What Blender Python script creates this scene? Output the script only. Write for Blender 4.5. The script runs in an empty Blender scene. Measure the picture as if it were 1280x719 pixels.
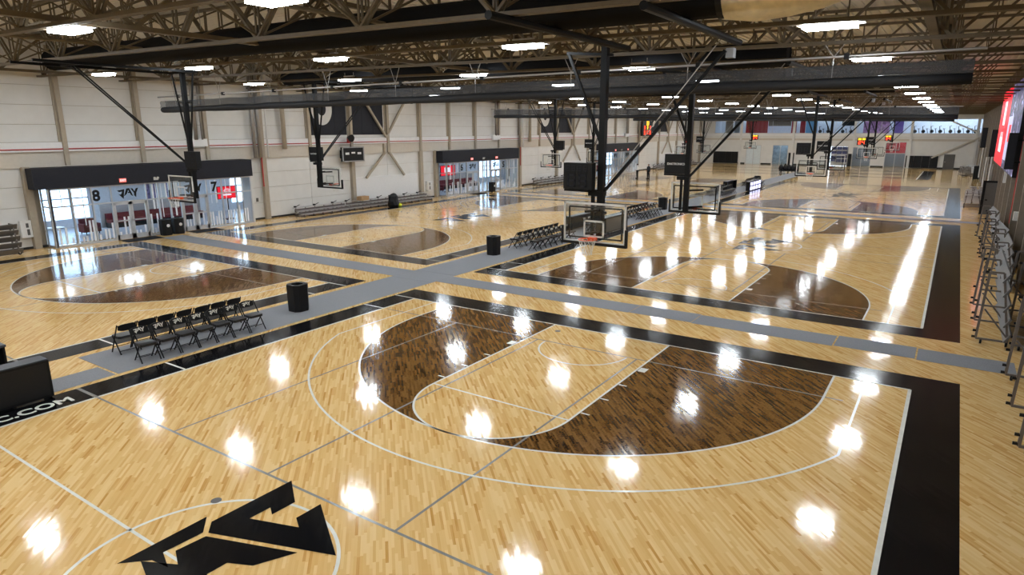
import bpy, math, random
from mathutils import Vector, Matrix
random.seed(7)
C = bpy.context.scene.collection
SC = bpy.context.scene

# ------------------------------------------------------------------ camera
CX, CY, CZ, YAW, PITCH, ROLL, FPX = 15.4221, -16.8353, 5.8652, -0.5893, 0.2375, -0.0016, 815.56
cam_data = bpy.data.cameras.new('camera')
cam_data.sensor_width = 36.0
cam_data.lens = 36.0 * FPX / 1280.0
cam_data.clip_start = 0.05
cam_data.clip_end = 400
cam = bpy.data.objects.new('camera', cam_data)
C.objects.link(cam)
_f = Vector((math.sin(YAW) * math.cos(PITCH), math.cos(YAW) * math.cos(PITCH), -math.sin(PITCH)))
_r = Vector((math.cos(YAW), -math.sin(YAW), 0))
_u = _r.cross(_f)
_r2 = _r * math.cos(ROLL) + _u * math.sin(ROLL)
_u2 = -_r * math.sin(ROLL) + _u * math.cos(ROLL)
cam.matrix_world = Matrix(((_r2.x, _u2.x, -_f.x, CX), (_r2.y, _u2.y, -_f.y, CY), (_r2.z, _u2.z, -_f.z, CZ), (0, 0, 0, 1)))
SC.camera = cam

# ------------------------------------------------------------------ world, exposure
world = bpy.data.worlds.new('daylight')
SC.world = world
world.use_nodes = True
_bg = world.node_tree.nodes['Background']
_bg.inputs[0].default_value = (0.72, 0.86, 1.0, 1)
_bg.inputs[1].default_value = 6.0
SC.view_settings.view_transform = 'Standard'
SC.view_settings.look = 'None'
SC.view_settings.gamma = 1.0
SC.view_settings.use_curve_mapping = False
SC.view_settings.exposure = 0.05
LAMP_RADIANCE = 94.0
SC.cycles.max_bounces = 8
SC.cycles.transparent_max_bounces = 24
SC.cycles.sample_clamp_indirect = 6.0
SC.cycles.use_denoising = True
SC.cycles.caustics_reflective = False
SC.cycles.caustics_refractive = False

# ------------------------------------------------------------------ helpers
class MB:
    def __init__(s): s.v = []; s.f = []
    def quad(s, a, b, c, d):
        n = len(s.v); s.v += [tuple(a), tuple(b), tuple(c), tuple(d)]; s.f.append((n, n + 1, n + 2, n + 3)); return s
    def box(s, x0, x1, y0, y1, z0, z1):
        n = len(s.v)
        s.v += [(x0, y0, z0), (x1, y0, z0), (x1, y1, z0), (x0, y1, z0), (x0, y0, z1), (x1, y0, z1), (x1, y1, z1), (x0, y1, z1)]
        for q in ((0, 3, 2, 1), (4, 5, 6, 7), (0, 1, 5, 4), (1, 2, 6, 5), (2, 3, 7, 6), (3, 0, 4, 7)):
            s.f.append(tuple(n + i for i in q))
        return s
    def cbox(s, x, y, z, dx, dy, dz): return s.box(x - dx / 2, x + dx / 2, y - dy / 2, y + dy / 2, z - dz / 2, z + dz / 2)
    def tube(s, a, b, r, n=8, r2=None, cap=True, rot=0.0):
        a = Vector(a); b = Vector(b); d = (b - a)
        if d.length < 1e-6: return s
        d.normalize()
        h = Vector((0, 0, 1)) if abs(d.z) < 0.95 else Vector((1, 0, 0))
        p = d.cross(h).normalized(); q = d.cross(p)
        r2 = r if r2 is None else r2
        k = len(s.v)
        for (c, rr) in ((a, r), (b, r2)):
            for i in range(n):
                t = 2 * math.pi * (i + 0.5) / n + rot
                s.v.append(tuple(c + p * math.cos(t) * rr + q * math.sin(t) * rr))
        for i in range(n):
            j = (i + 1) % n
            s.f.append((k + i, k + j, k + n + j, k + n + i))
        if cap:
            s.f.append(tuple(k + n - 1 - i for i in range(n))); s.f.append(tuple(k + n + i for i in range(n)))
        return s
    def bar(s, a, b, w): return s.tube(a, b, w * 0.7071, 4)
    def path(s, pts, r, n=6):
        for i in range(len(pts) - 1): s.tube(pts[i], pts[i + 1], r, n)
        return s
    def poly(s, pts, z0, z1):            # horizontal polygon, extruded
        n = len(s.v); m = len(pts)
        s.v += [(x, y, z1) for x, y in pts]; s.f.append(tuple(range(n, n + m)))
        if z1 > z0:
            s.v += [(x, y, z0) for x, y in pts]
            s.f.append(tuple(range(n + 2 * m - 1, n + m - 1, -1)))
            for i in range(m):
                j = (i + 1) % m
                s.f.append((n + i, n + m + i, n + m + j, n + j))
        return s
    def ring(s, c, R0, R1, z, a0, a1, n=48):
        k = len(s.v)
        for i in range(n + 1):
            t = a0 + (a1 - a0) * i / n
            s.v += [(c[0] + R0 * math.cos(t), c[1] + R0 * math.sin(t), z), (c[0] + R1 * math.cos(t), c[1] + R1 * math.sin(t), z)]
        for i in range(n):
            s.f.append((k + 2 * i, k + 2 * i + 1, k + 2 * i + 3, k + 2 * i + 2))
        return s
    def torus(s, c, R, r, n=24, m=8):
        k = len(s.v)
        for i in range(n):
            t = 2 * math.pi * i / n
            for j in range(m):
                p = 2 * math.pi * j / m
                s.v.append((c[0] + (R + r * math.cos(p)) * math.cos(t), c[1] + (R + r * math.cos(p)) * math.sin(t), c[2] + r * math.sin(p)))
        for i in range(n):
            for j in range(m):
                s.f.append((k + i * m + j, k + ((i + 1) % n) * m + j, k + ((i + 1) % n) * m + (j + 1) % m, k + i * m + (j + 1) % m))
        return s
    def lathe(s, c, prof, n=12):         # prof: (radius, z)
        k = len(s.v); m = len(prof)
        for (r, z) in prof:
            for i in range(n):
                t = 2 * math.pi * i / n
                s.v.append((c[0] + r * math.cos(t), c[1] + r * math.sin(t), c[2] + z))
        for j in range(m - 1):
            for i in range(n):
                i2 = (i + 1) % n
                s.f.append((k + j * n + i, k + j * n + i2, k + (j + 1) * n + i2, k + (j + 1) * n + i))
        s.f.append(tuple(k + n - 1 - i for i in range(n))); s.f.append(tuple(k + (m - 1) * n + i for i in range(n)))
        return s
    def xf(s, M): s.v = [tuple(M @ Vector(v)) for v in s.v]; return s
    def mesh(s, name, mat, smooth=False):
        me = bpy.data.meshes.new(name)
        me.from_pydata(s.v, [], s.f); me.update()
        if mat: me.materials.append(mat)
        if smooth:
            for p in me.polygons: p.use_smooth = True
        return me

def link(name, me, parent=None, loc=(0, 0, 0), rz=0.0):
    o = bpy.data.objects.new(name, me); C.objects.link(o)
    o.location = loc; o.rotation_euler = (0, 0, rz)
    if parent: o.parent = parent
    return o
def obj(name, mb, mat, parent=None, loc=(0, 0, 0), rz=0.0, smooth=False, label=None):
    o = link(name, mb.mesh(name, mat, smooth), parent, loc, rz)
    if label: o['label'] = label
    return o
def tag(o, label, cat, group=None, kind=None):
    if label: o['label'] = label
    if cat: o['category'] = cat
    if group: o['group'] = group
    if kind: o['kind'] = kind
    return o
def thing(name, label, cat, loc=(0, 0, 0), rz=0.0, group=None, kind=None):
    return tag(link(name, None, None, loc, rz), label, cat, group, kind)
def struct(name, mb, mat, parent=None):
    o = obj(name, mb, mat, parent)
    if not parent: o['kind'] = 'structure'
    return o
def copy_tree(o, parent=None):
    c = o.copy(); C.objects.link(c)
    if parent: c.parent = parent
    for ch in list(o.children): copy_tree(ch, c)
    return c
def dup(root, loc, rz, label, group=None):
    c = copy_tree(root); c.location = loc; c.rotation_euler = (0, 0, rz); c['label'] = label
    if group: c['group'] = group
    return c
def text(name, s, mat, size, M, parent=None, weight=0.0, sx=1.0, ext=0.001, spacing=1.0):
    cu = bpy.data.curves.new(name, 'FONT')
    cu.body = s; cu.size = size; cu.offset = weight; cu.extrude = ext
    cu.align_x = 'CENTER'; cu.align_y = 'CENTER'; cu.space_character = spacing
    cu.resolution_u = 4
    cu.materials.append(mat)
    tmp = bpy.data.objects.new(name, cu); C.objects.link(tmp)
    dg = bpy.context.evaluated_depsgraph_get()
    me = bpy.data.meshes.new_from_object(tmp.evaluated_get(dg))
    bpy.data.objects.remove(tmp)
    me.transform(M @ Matrix.Diagonal((sx, 1, 1, 1)))
    if not me.materials: me.materials.append(mat)
    return link(name, me, parent)
def frame_m(origin, right, up):
    r = Vector(right).normalized(); u = Vector(up).normalized(); n = r.cross(u)
    return Matrix(((r.x, u.x, n.x, origin[0]), (r.y, u.y, n.y, origin[1]), (r.z, u.z, n.z, origin[2]), (0, 0, 0, 1)))
ORD = ['first', 'second', 'third', 'fourth', 'fifth', 'sixth', 'seventh', 'eighth', 'ninth', 'tenth', 'eleventh', 'twelfth', 'thirteenth', 'fourteenth', 'fifteenth', 'sixteenth', 'seventeenth']

# ------------------------------------------------------------------ materials
def nm(name):
    m = bpy.data.materials.new(name); m.use_nodes = True
    nt = m.node_tree
    return m, nt, nt.nodes['Principled BSDF']
def flat(name, col, rough=0.5, metal=0.0, spec=0.5, var=0.06, scale=6.0, bump=0.0):
    m, nt, b = nm(name)
    b.inputs['Roughness'].default_value = rough; b.inputs['Metallic'].default_value = metal
    b.inputs['Specular IOR Level'].default_value = spec
    tc = nt.nodes.new('ShaderNodeTexCoord'); no = nt.nodes.new('ShaderNodeTexNoise')
    no.inputs['Scale'].default_value = scale; no.inputs['Detail'].default_value = 4
    nt.links.new(tc.outputs['Object'], no.inputs['Vector'])
    r = nt.nodes.new('ShaderNodeValToRGB')
    r.color_ramp.elements[0].position = 0.3; r.color_ramp.elements[1].position = 0.7
    r.color_ramp.elements[0].color = tuple(c * (1 - var) for c in col) + (1,)
    r.color_ramp.elements[1].color = tuple(min(1, c * (1 + var)) for c in col) + (1,)
    nt.links.new(no.outputs['Fac'], r.inputs['Fac']); nt.links.new(r.outputs['Color'], b.inputs['Base Color'])
    if bump:
        bp = nt.nodes.new('ShaderNodeBump'); bp.inputs['Strength'].default_value = bump; bp.inputs['Distance'].default_value = 0.01
        nt.links.new(no.outputs['Fac'], bp.inputs['Height']); nt.links.new(bp.outputs['Normal'], b.inputs['Normal'])
    return m
def emit(name, col, strength):
    m, nt, b = nm(name)
    b.inputs['Base Color'].default_value = (0.02, 0.02, 0.02, 1)
    b.inputs['Emission Color'].default_value = tuple(col) + (1,)
    b.inputs['Emission Strength'].default_value = strength
    return m
def glass(name, tint=(0.93, 0.97, 1.0), refl=0.12):
    m, nt, b = nm(name)
    out = nt.nodes['Material Output']
    tr = nt.nodes.new('ShaderNodeBsdfTransparent'); tr.inputs[0].default_value = tuple(tint) + (1,)
    gl = nt.nodes.new('ShaderNodeBsdfGlossy'); gl.inputs['Roughness'].default_value = 0.02
    lw = nt.nodes.new('ShaderNodeLayerWeight'); lw.inputs['Blend'].default_value = 0.5
    pw = nt.nodes.new('ShaderNodeMath'); pw.operation = 'POWER'; pw.inputs[1].default_value = 5.0
    ma = nt.nodes.new('ShaderNodeMath'); ma.operation = 'MULTIPLY_ADD'; ma.inputs[1].default_value = 0.8; ma.inputs[2].default_value = 0.04
    mx = nt.nodes.new('ShaderNodeMixShader')
    nt.links.new(lw.outputs['Facing'], pw.inputs[0]); nt.links.new(pw.outputs[0], ma.inputs[0]); nt.links.new(ma.outputs[0], mx.inputs[0])
    nt.links.new(tr.outputs[0], mx.inputs[1]); nt.links.new(gl.outputs[0], mx.inputs[2])
    nt.links.new(mx.outputs[0], out.inputs['Surface'])
    return m
def veil(name, col, alpha, scale=90.0):
    m, nt, b = nm(name)
    out = nt.nodes['Material Output']
    b.inputs['Base Color'].default_value = tuple(col) + (1,); b.inputs['Roughness'].default_value = 0.8
    tr = nt.nodes.new('ShaderNodeBsdfTransparent')
    mx = nt.nodes.new('ShaderNodeMixShader'); mx.inputs[0].default_value = alpha
    nt.links.new(tr.outputs[0], mx.inputs[1]); nt.links.new(b.outputs[0], mx.inputs[2])
    nt.links.new(mx.outputs[0], out.inputs['Surface'])
    return m
def planks(name, ramp, rough, tilt=0.016, spec=0.4, length=0.5, speckle=0.0):
    """diagonal strip flooring: 57 mm strips of random length, each with its own tone and a hair of tilt"""
    m, nt, b = nm(name)
    N = nt.nodes.new; L = nt.links.new
    def math_(op, a, bb=None):
        n = N('ShaderNodeMath'); n.operation = op
        for i, x in enumerate((a, bb)):
            if x is None: continue
            if isinstance(x, (int, float)): n.inputs[i].default_value = x
            else: L(x, n.inputs[i])
        return n.outputs[0]
    g = N('ShaderNodeNewGeometry'); sp = N('ShaderNodeSeparateXYZ'); L(g.outputs['Position'], sp.inputs[0])
    s = math.sqrt(0.5)
    w = math_('MULTIPLY', math_('ADD', sp.outputs[0], sp.outputs[1]), s)
    u = math_('MULTIPLY', math_('SUBTRACT', sp.outputs[1], sp.outputs[0]), s)
    wr = math_('DIVIDE', w, 0.044)
    row = math_('FLOOR', wr)
    wn = N('ShaderNodeTexWhiteNoise'); wn.noise_dimensions = '1D'; L(row, wn.inputs['W'])
    uu = math_('ADD', math_('DIVIDE', u, length), math_('MULTIPLY', wn.outputs['Value'], 9.0))
    col = math_('FLOOR', uu)
    cv = N('ShaderNodeCombineXYZ'); L(row, cv.inputs[0]); L(col, cv.inputs[1])
    w2 = N('ShaderNodeTexWhiteNoise'); w2.noise_dimensions = '3D'; L(cv.outputs[0], w2.inputs['Vector'])
    # grain along the strip
    gv = N('ShaderNodeCombineXYZ'); L(math_('MULTIPLY', u, 2.5), gv.inputs[0]); L(math_('MULTIPLY', w, 60.0), gv.inputs[1]); L(math_('MULTIPLY', w2.outputs['Value'], 50.0), gv.inputs[2])
    gn = N('ShaderNodeTexNoise'); gn.inputs['Scale'].default_value = 1.0; gn.inputs['Detail'].default_value = 3; L(gv.outputs[0], gn.inputs['Vector'])
    v = math_('ADD', math_('MULTIPLY', w2.outputs['Value'], 0.84), math_('MULTIPLY', gn.outputs['Fac'], 0.18))
    if speckle:
        kn = N('ShaderNodeTexNoise'); kn.inputs['Scale'].default_value = 24.0; kn.inputs['Detail'].default_value = 2; L(g.outputs['Position'], kn.inputs['Vector'])
        kr = N('ShaderNodeMapRange'); kr.inputs[1].default_value = 0.52; kr.inputs[2].default_value = 0.68; L(kn.outputs['Fac'], kr.inputs[0])
        v = math_('SUBTRACT', v, math_('MULTIPLY', kr.outputs[0], speckle))
    r = N('ShaderNodeValToRGB'); r.color_ramp.interpolation = 'LINEAR'
    els = r.color_ramp.elements
    els[0].position, els[0].color = ramp[0][0], tuple(ramp[0][1]) + (1,)
    els[1].position, els[1].color = ramp[-1][0], tuple(ramp[-1][1]) + (1,)
    for p, c in ramp[1:-1]:
        e = els.new(p); e.color = tuple(c) + (1,)
    L(v, r.inputs['Fac'])
    L(r.outputs['Color'], b.inputs['Base Color'])
    b.inputs['Roughness'].default_value = rough
    b.inputs['Specular IOR Level'].default_value = spec
    if tilt:
        vs = N('ShaderNodeVectorMath'); vs.operation = 'SUBTRACT'; L(w2.outputs['Color'], vs.inputs[0]); vs.inputs[1].default_value = (0.5, 0.5, 0.5)
        vm = N('ShaderNodeVectorMath'); vm.operation = 'MULTIPLY'; L(vs.outputs[0], vm.inputs[0]); vm.inputs[1].default_value = (tilt, tilt, 0)
        va = N('ShaderNodeVectorMath'); va.operation = 'ADD'; L(vm.outputs[0], va.inputs[0]); L(g.outputs['Normal'], va.inputs[1])
        vn = N('ShaderNodeVectorMath'); vn.operation = 'NORMALIZE'; L(va.outputs[0], vn.inputs[0])
        L(vn.outputs[0], b.inputs['Normal'])
    return m
def crowd_screen(name):
    m, nt, b = nm(name)
    N = nt.nodes.new; L = nt.links.new
    tc = N('ShaderNodeTexCoord')
    vo = N('ShaderNodeTexVoronoi'); vo.inputs['Scale'].default_value = 5.0; L(tc.outputs['Object'], vo.inputs['Vector'])
    no = N('ShaderNodeTexNoise'); no.inputs['Scale'].default_value = 0.6; L(tc.outputs['Object'], no.inputs['Vector'])
    sp = N('ShaderNodeSeparateColor'); L(vo.outputs['Color'], sp.inputs[0])
    r = N('ShaderNodeValToRGB'); e = r.color_ramp.elements
    e[0].position, e[0].color = 0.0, (0.006, 0.007, 0.02, 1); e[1].position, e[1].color = 1.0, (0.55, 0.6, 0.85, 1)
    for p, c in ((0.45, (0.02, 0.022, 0.06, 1)), (0.7, (0.06, 0.06, 0.15, 1)), (0.85, (0.12, 0.05, 0.14, 1))):
        x = e.new(p); x.color = c
    mu = N('ShaderNodeMath'); mu.operation = 'MULTIPLY'; L(sp.outputs[0], mu.inputs[0])
    m2 = N('ShaderNodeMath'); m2.operation = 'MULTIPLY_ADD'; L(no.outputs['Fac'], m2.inputs[0]); m2.inputs[1].default_value = 1.2; m2.inputs[2].default_value = 0.3
    L(m2.outputs[0], mu.inputs[1]); L(mu.outputs[0], r.inputs['Fac'])
    b.inputs['Base Color'].default_value = (0.02, 0.02, 0.02, 1)
    L(r.outputs['Color'], b.inputs['Emission Color']); b.inputs['Emission Strength'].default_value = 1.6
    return m

M_WOOD = planks('maple_strips', [(0.0, (0.42, 0.20, 0.05)), (0.08, (0.56, 0.29, 0.075)), (0.17, (0.68, 0.41, 0.148)), (0.55, (0.745, 0.488, 0.20)), (1.0, (0.82, 0.59, 0.285))], 0.085, 0.011)
M_STAIN = planks('stained_maple_strips', [(0.0, (0.02, 0.008, 0.003)), (0.2, (0.095, 0.043, 0.011)), (0.6, (0.17, 0.083, 0.022)), (1.0, (0.22, 0.112, 0.033))], 0.09, 0.012, 0.3, 0.34, 0.4)
M_BLACK_FLOOR = planks('black_floor_paint', [(0.0, (0.004, 0.004, 0.005)), (1.0, (0.006, 0.006, 0.007))], 0.12, 0.012, 0.16)
M_LINE = flat('white_line_paint', (0.74, 0.74, 0.68), 0.2)
M_GREY_LINE = flat('grey_line_paint', (0.25, 0.245, 0.23), 0.2)
M_CARPET = flat('grey_carpet', (0.235, 0.24, 0.26), 0.95, 0, 0.1, 0.12, 60)
M_MAT = flat('black_rubber_mat', (0.012, 0.012, 0.013), 0.9, 0, 0.2)
M_WALL = flat('cream_wall_panel', (0.72, 0.715, 0.695), 0.6, var=0.03, scale=1.5)
M_WALL_WHITE = flat('white_wall_board', (0.79, 0.79, 0.79), 0.5, var=0.02)
M_TAUPE = flat('taupe_steel_paint', (0.40, 0.345, 0.27), 0.5, 0, 0.4, 0.05)
M_GIRT = flat('taupe_girt_paint', (0.58, 0.53, 0.46), 0.6, 0, 0.4, 0.03)
M_TRUSS = flat('tan_truss_paint', (0.125, 0.098, 0.062), 0.5, 0, 0.4, 0.1)
M_DECK = flat('pale_roof_deck', (0.82, 0.79, 0.72), 0.6, 0, 0.3, 0.05)
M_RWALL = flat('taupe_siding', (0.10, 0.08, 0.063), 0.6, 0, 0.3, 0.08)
M_BLACK = flat('black_plastic', (0.008, 0.008, 0.009), 0.5, 0, 0.25)
M_BLACK_METAL = flat('black_powder_coat', (0.005, 0.005, 0.0055), 0.5, 0.0, 0.18)
M_BLACK_CLOTH = flat('black_duct_fabric', (0.006, 0.006, 0.007), 0.9, 0, 0.2)
M_CURTAIN = flat('dark_grey_vinyl', (0.022, 0.022, 0.024), 0.7, 0, 0.25)
M_MESH = veil('grey_curtain_mesh', (0.065, 0.065, 0.068), 0.62)
M_FASCIA = flat('charcoal_fascia', (0.017, 0.018, 0.025), 0.6, 0, 0.25)
M_ALU = flat('brushed_aluminium', (0.62, 0.62, 0.63), 0.35, 0.8, 0.5)
M_DULL_ALU = flat('dull_aluminium', (0.15, 0.146, 0.146), 0.45, 0.4, 0.4)
M_FRAME = flat('silver_storefront_frame', (0.55, 0.56, 0.58), 0.4, 0.3, 0.5)
M_STEEL = flat('grey_galvanised_steel', (0.38, 0.36, 0.34), 0.4, 0.6, 0.5)
M_STEEL_BROWN = flat('warm_grey_steel', (0.17, 0.15, 0.14), 0.45, 0.4, 0.4)
M_BROWN_STEEL = flat('bronze_steel', (0.14, 0.12, 0.11), 0.45, 0.3, 0.5)
M_GLASS = glass('clear_glass', (0.89, 0.95, 1.0))
M_BOARD_GLASS = glass('backboard_glass', (0.95, 0.97, 0.97))
M_WHITE = flat('white_enamel', (0.78, 0.78, 0.77), 0.4)
M_NET = flat('white_net_cord', (0.75, 0.74, 0.70), 0.8)
M_ORANGE = flat('orange_rim_paint', (0.85, 0.10, 0.02), 0.35)
M_RED = flat('red_pipe_paint', (0.45, 0.03, 0.025), 0.4)
M_REDCLOTH = flat('red_upholstery', (0.13, 0.008, 0.015), 0.8)
M_CARD = flat('brown_cardboard', (0.42, 0.26, 0.13), 0.8)
M_FOIL = flat('wrinkled_foil_wrap', (0.85, 0.76, 0.55), 0.4, 0.1, 0.5, 0.15, 5, 0.8)
M_YELLOW = flat('neon_yellow', (0.75, 0.80, 0.02), 0.6)
M_GREY = flat('mid_grey', (0.30, 0.30, 0.31), 0.6)
M_DKGREY = flat('dark_grey_door_paint', (0.10, 0.095, 0.09), 0.5)
M_BASE = flat('black_rubber_base', (0.015, 0.015, 0.015), 0.6)
M_SEATPAD = flat('charcoal_seat_vinyl', (0.012, 0.012, 0.014), 0.38)
M_LAMP = emit('lamp_diffuser', (0.88, 0.95, 1.0), LAMP_RADIANCE)
M_LOBBY_FILL = emit('lobby_fill_glow', (0.85, 0.93, 1.0), 14.0)  # glow of the added fill panels in the lobby
M_FAR_LAMP = emit('far_room_lamp', (0.85, 0.92, 1.0), 2.6)
M_LOBBY = flat('lobby_white_wall', (0.72, 0.75, 0.80), 0.6)
M_LOBBY_BLUE = flat('bluish_room_wall', (0.38, 0.45, 0.5), 0.6, 0, 0.3, 0.3, 2)
M_LOBBY_FLOOR = flat('lobby_floor', (0.35, 0.37, 0.42), 0.3)
M_FROST = flat('frosted_white_film', (0.85, 0.88, 0.93), 0.6)
M_EXIT = emit('exit_sign_red', (1.0, 0.16, 0.12), 1.3)
M_DIGIT_RED = emit('led_red', (1.0, 0.06, 0.02), 3.5)
M_DIGIT_YEL = emit('led_yellow', (1.0, 0.62, 0.03), 3.5)
M_SCREEN_RED = emit('screen_red', (1.0, 0.006, 0.025), 1.1)
M_SCREEN_WHITE = emit('screen_white', (1.0, 0.92, 0.95), 1.1)
M_SCREEN_BLUE = emit('screen_blue_white', (0.62, 0.62, 1.0), 2.6)
M_SCREEN_GREY = flat('screen_grey', (0.09, 0.09, 0.09), 0.5, 0, 0.3)
M_SCREEN_DARK = flat('screen_dark', (0.012, 0.012, 0.013), 0.5, 0, 0.3)
M_CROWD = crowd_screen('screen_crowd')
M_SKYLIKE = flat('pale_blue_panel', (0.25, 0.55, 0.85), 0.6)
M_PINK = flat('pink_mural', (0.62, 0.30, 0.58), 0.6, 0, 0.3, 0.5, 3)
M_PURPLE = flat('purple_panel', (0.22, 0.12, 0.45), 0.6)
M_TANWALL = flat('tan_panel', (0.30, 0.22, 0.16), 0.6)
M_REDWALL = flat('red_panel', (0.55, 0.03, 0.04), 0.6)
M_SKIN = flat('skin', (0.45, 0.27, 0.19), 0.6)
M_DKBLUE = flat('navy_panel', (0.05, 0.06, 0.16), 0.6)

# ------------------------------------------------------------------ hall dimensions
XL, XR, YN, YF = -23.1, 18.3, -30.0, 102.5
PER = 31.35
CW = 15.24; HALF = 12.8
RCX, LCX = 7.62, -12.12          # court centre lines
def zc(x): return 8.16 - 0.0135 * x      # truss bottom chord height (roof falls gently to the right)
TD = 1.9                                    # truss depth

floor = struct('floor', MB().box(-31, 20, YN, 110, -0.2, 0.0), M_WOOD)

# ---- floor painting (children of the floor)
def rect(mb, x0, x1, y0, y1, z): return mb.quad((x0, y0, z), (x1, y0, z), (x1, y1, z), (x0, y1, z))
LOGO = [
    [(0.8, 1.0), (2.27, .98), (1.87, .38), (1.44, .39), (1.55, .58), (1.18, .59), (1.45, -.24), (1.59, 0), (2.06, -.01), (1.3, -1.23), (0.61, .78)],
    [(.84, 1.19), (.57, .85), (-.02, .88), (-.16, .5), (-.2, .84), (-.51, 1.17)],
    [(.1, .77), (.54, .73), (1.04, -.72), (.51, -.44), (.35, -.09), (.05, -.08), (-.2, -.75), (-.8, -.6), (-.3, .95), (-.05, .45)],
    [(-.9, 1.0), (-2.37, .98), (-1.97, .38), (-1.54, .39), (-1.65, .58), (-1.28, .59), (-1.55, -.24), (-1.69, 0), (-2.16, -.01), (-1.4, -1.23), (-.71, .78)],
]
GLASS_LOGO = [
    [(-2.4, .75), (-.72, .98), (-1.15, -1.25), (-2.15, -.1), (-1.68, -.18), (-1.48, .02), (-1.3, .48), (-1.98, .38)],
    [(-1.0, -.65), (-.3, 1.1), (.4, 1.16), (1.1, -.75), (.62, -.5), (.42, .02), (.0, .0), (-.06, .3), (.28, .34), (.1, .72), (-.3, -.15)],
    [(.62, 1.12), (1.15, 1.02), (1.5, .35), (1.85, .98), (2.45, 1.14), (1.88, -.05), (1.74, -1.08), (1.3, -.6), (1.36, -.05)],
]
def logo_mb(scale, f, polys=None):
    mb = MB()
    for P in (polys or LOGO):
        n = len(mb.v); mb.v += [tuple(f(a * scale, b * scale)) for a, b in P]; mb.f.append(tuple(range(n, n + len(P))))
    return mb
def wing(mb, cx, yb, s, z, side, full):
    # stained area between the inner three-point line and the lane
    R = 6.02; l = 1.83; n = 40
    yc = yb + s * 1.6; top = yb + s * 5.79
    outer = [(side * R, yb)]
    a_end = math.pi / 2
    for i in range(n + 1):
        t = a_end * i / n
        outer.append((side * R * math.cos(t), yc + s * R * math.sin(t)))
    inner = []
    for i in range(17):
        t = math.pi / 2 * (1 - i / 16)
        inner.append((side * l * math.cos(t), top + s * l * math.sin(t)))
    inner.append((side * l, yb))
    # strips between both
    ang = []
    pts = [(cx + x, y) for x, y in outer + inner[1:]]
    k = len(mb.v); mb.v += [(x, y, z) for x, y in pts]; mb.f.append(tuple(range(k, k + len(pts))))
def half_court(cx, yb, s, detail):
    """markings of one basket end: yb baseline, s = +1 / -1 direction into the court"""
    for side in (-1, 1):
        mb = MB(); wing(mb, cx, yb, s, 0.002, side, True)
        obj('stained_key_area', mb, M_STAIN, floor)
    w = 0.05
    L = MB(); z = 0.0045
    a0, a1 = (0, math.pi) if s > 0 else (math.pi, 2 * math.pi)
    yc = yb + s * 1.6
    L.ring((cx, yc), 6.02 - w / 2, 6.02 + w / 2, z, a0, a1, 72)
    for sd in (-1, 1):
        rect(L, cx + sd * 6.02 - w / 2, cx + sd * 6.02 + w / 2, min(yb, yc), max(yb, yc), z)
    obj('inner_three_point_line', L, M_LINE, floor)
    L = MB(); R = 7.24; xs = 6.70
    h = math.sqrt(R * R - xs * xs); t0 = math.atan2(h, xs)
    if s > 0: L.ring((cx, yc), R - w / 2, R + w / 2, z, t0, math.pi - t0, 72)
    else: L.ring((cx, yc), R - w / 2, R + w / 2, z, math.pi + t0, 2 * math.pi - t0, 72)
    for sd in (-1, 1):
        y2 = yc + s * h
        rect(L, cx + sd * xs - w / 2, cx + sd * xs + w / 2, min(yb, y2), max(yb, y2), z)
    obj('outer_three_point_line', L, M_LINE, floor)
    L = MB(); top = yb + s * 5.79
    for sd in (-1, 1):
        rect(L, cx + sd * 1.83 - w / 2, cx + sd * 1.83 + w / 2, min(yb, top), max(yb, top), z)
    rect(L, cx - 1.83, cx + 1.83, top - w / 2, top + w / 2, z)
    L.ring((cx, top), 1.83 - w / 2, 1.83 + w / 2, z, a0, a1, 40)
    obj('lane_line', L, M_LINE, floor)
    L = MB()
    L.ring((cx, yc), 1.25 - w / 2, 1.25 + w / 2, z, a0, a1, 32)
    obj('restricted_arc_line', L, M_LINE, floor)
    if detail:
        for sd in (-1, 1):
            for d0, d1 in ((2.08, 2.36), (3.40, 3.45), (4.38, 4.43), (5.30, 5.35)):
                ya, yb2 = yb + s * d0, yb + s * d1
                obj('lane_mark', rect(MB(), cx + sd * 1.87 - (0.2 if sd < 0 else 0), cx + sd * 1.87 + (0.2 if sd > 0 else 0), min(ya, yb2), max(ya, yb2), z), M_LINE, floor)
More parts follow.
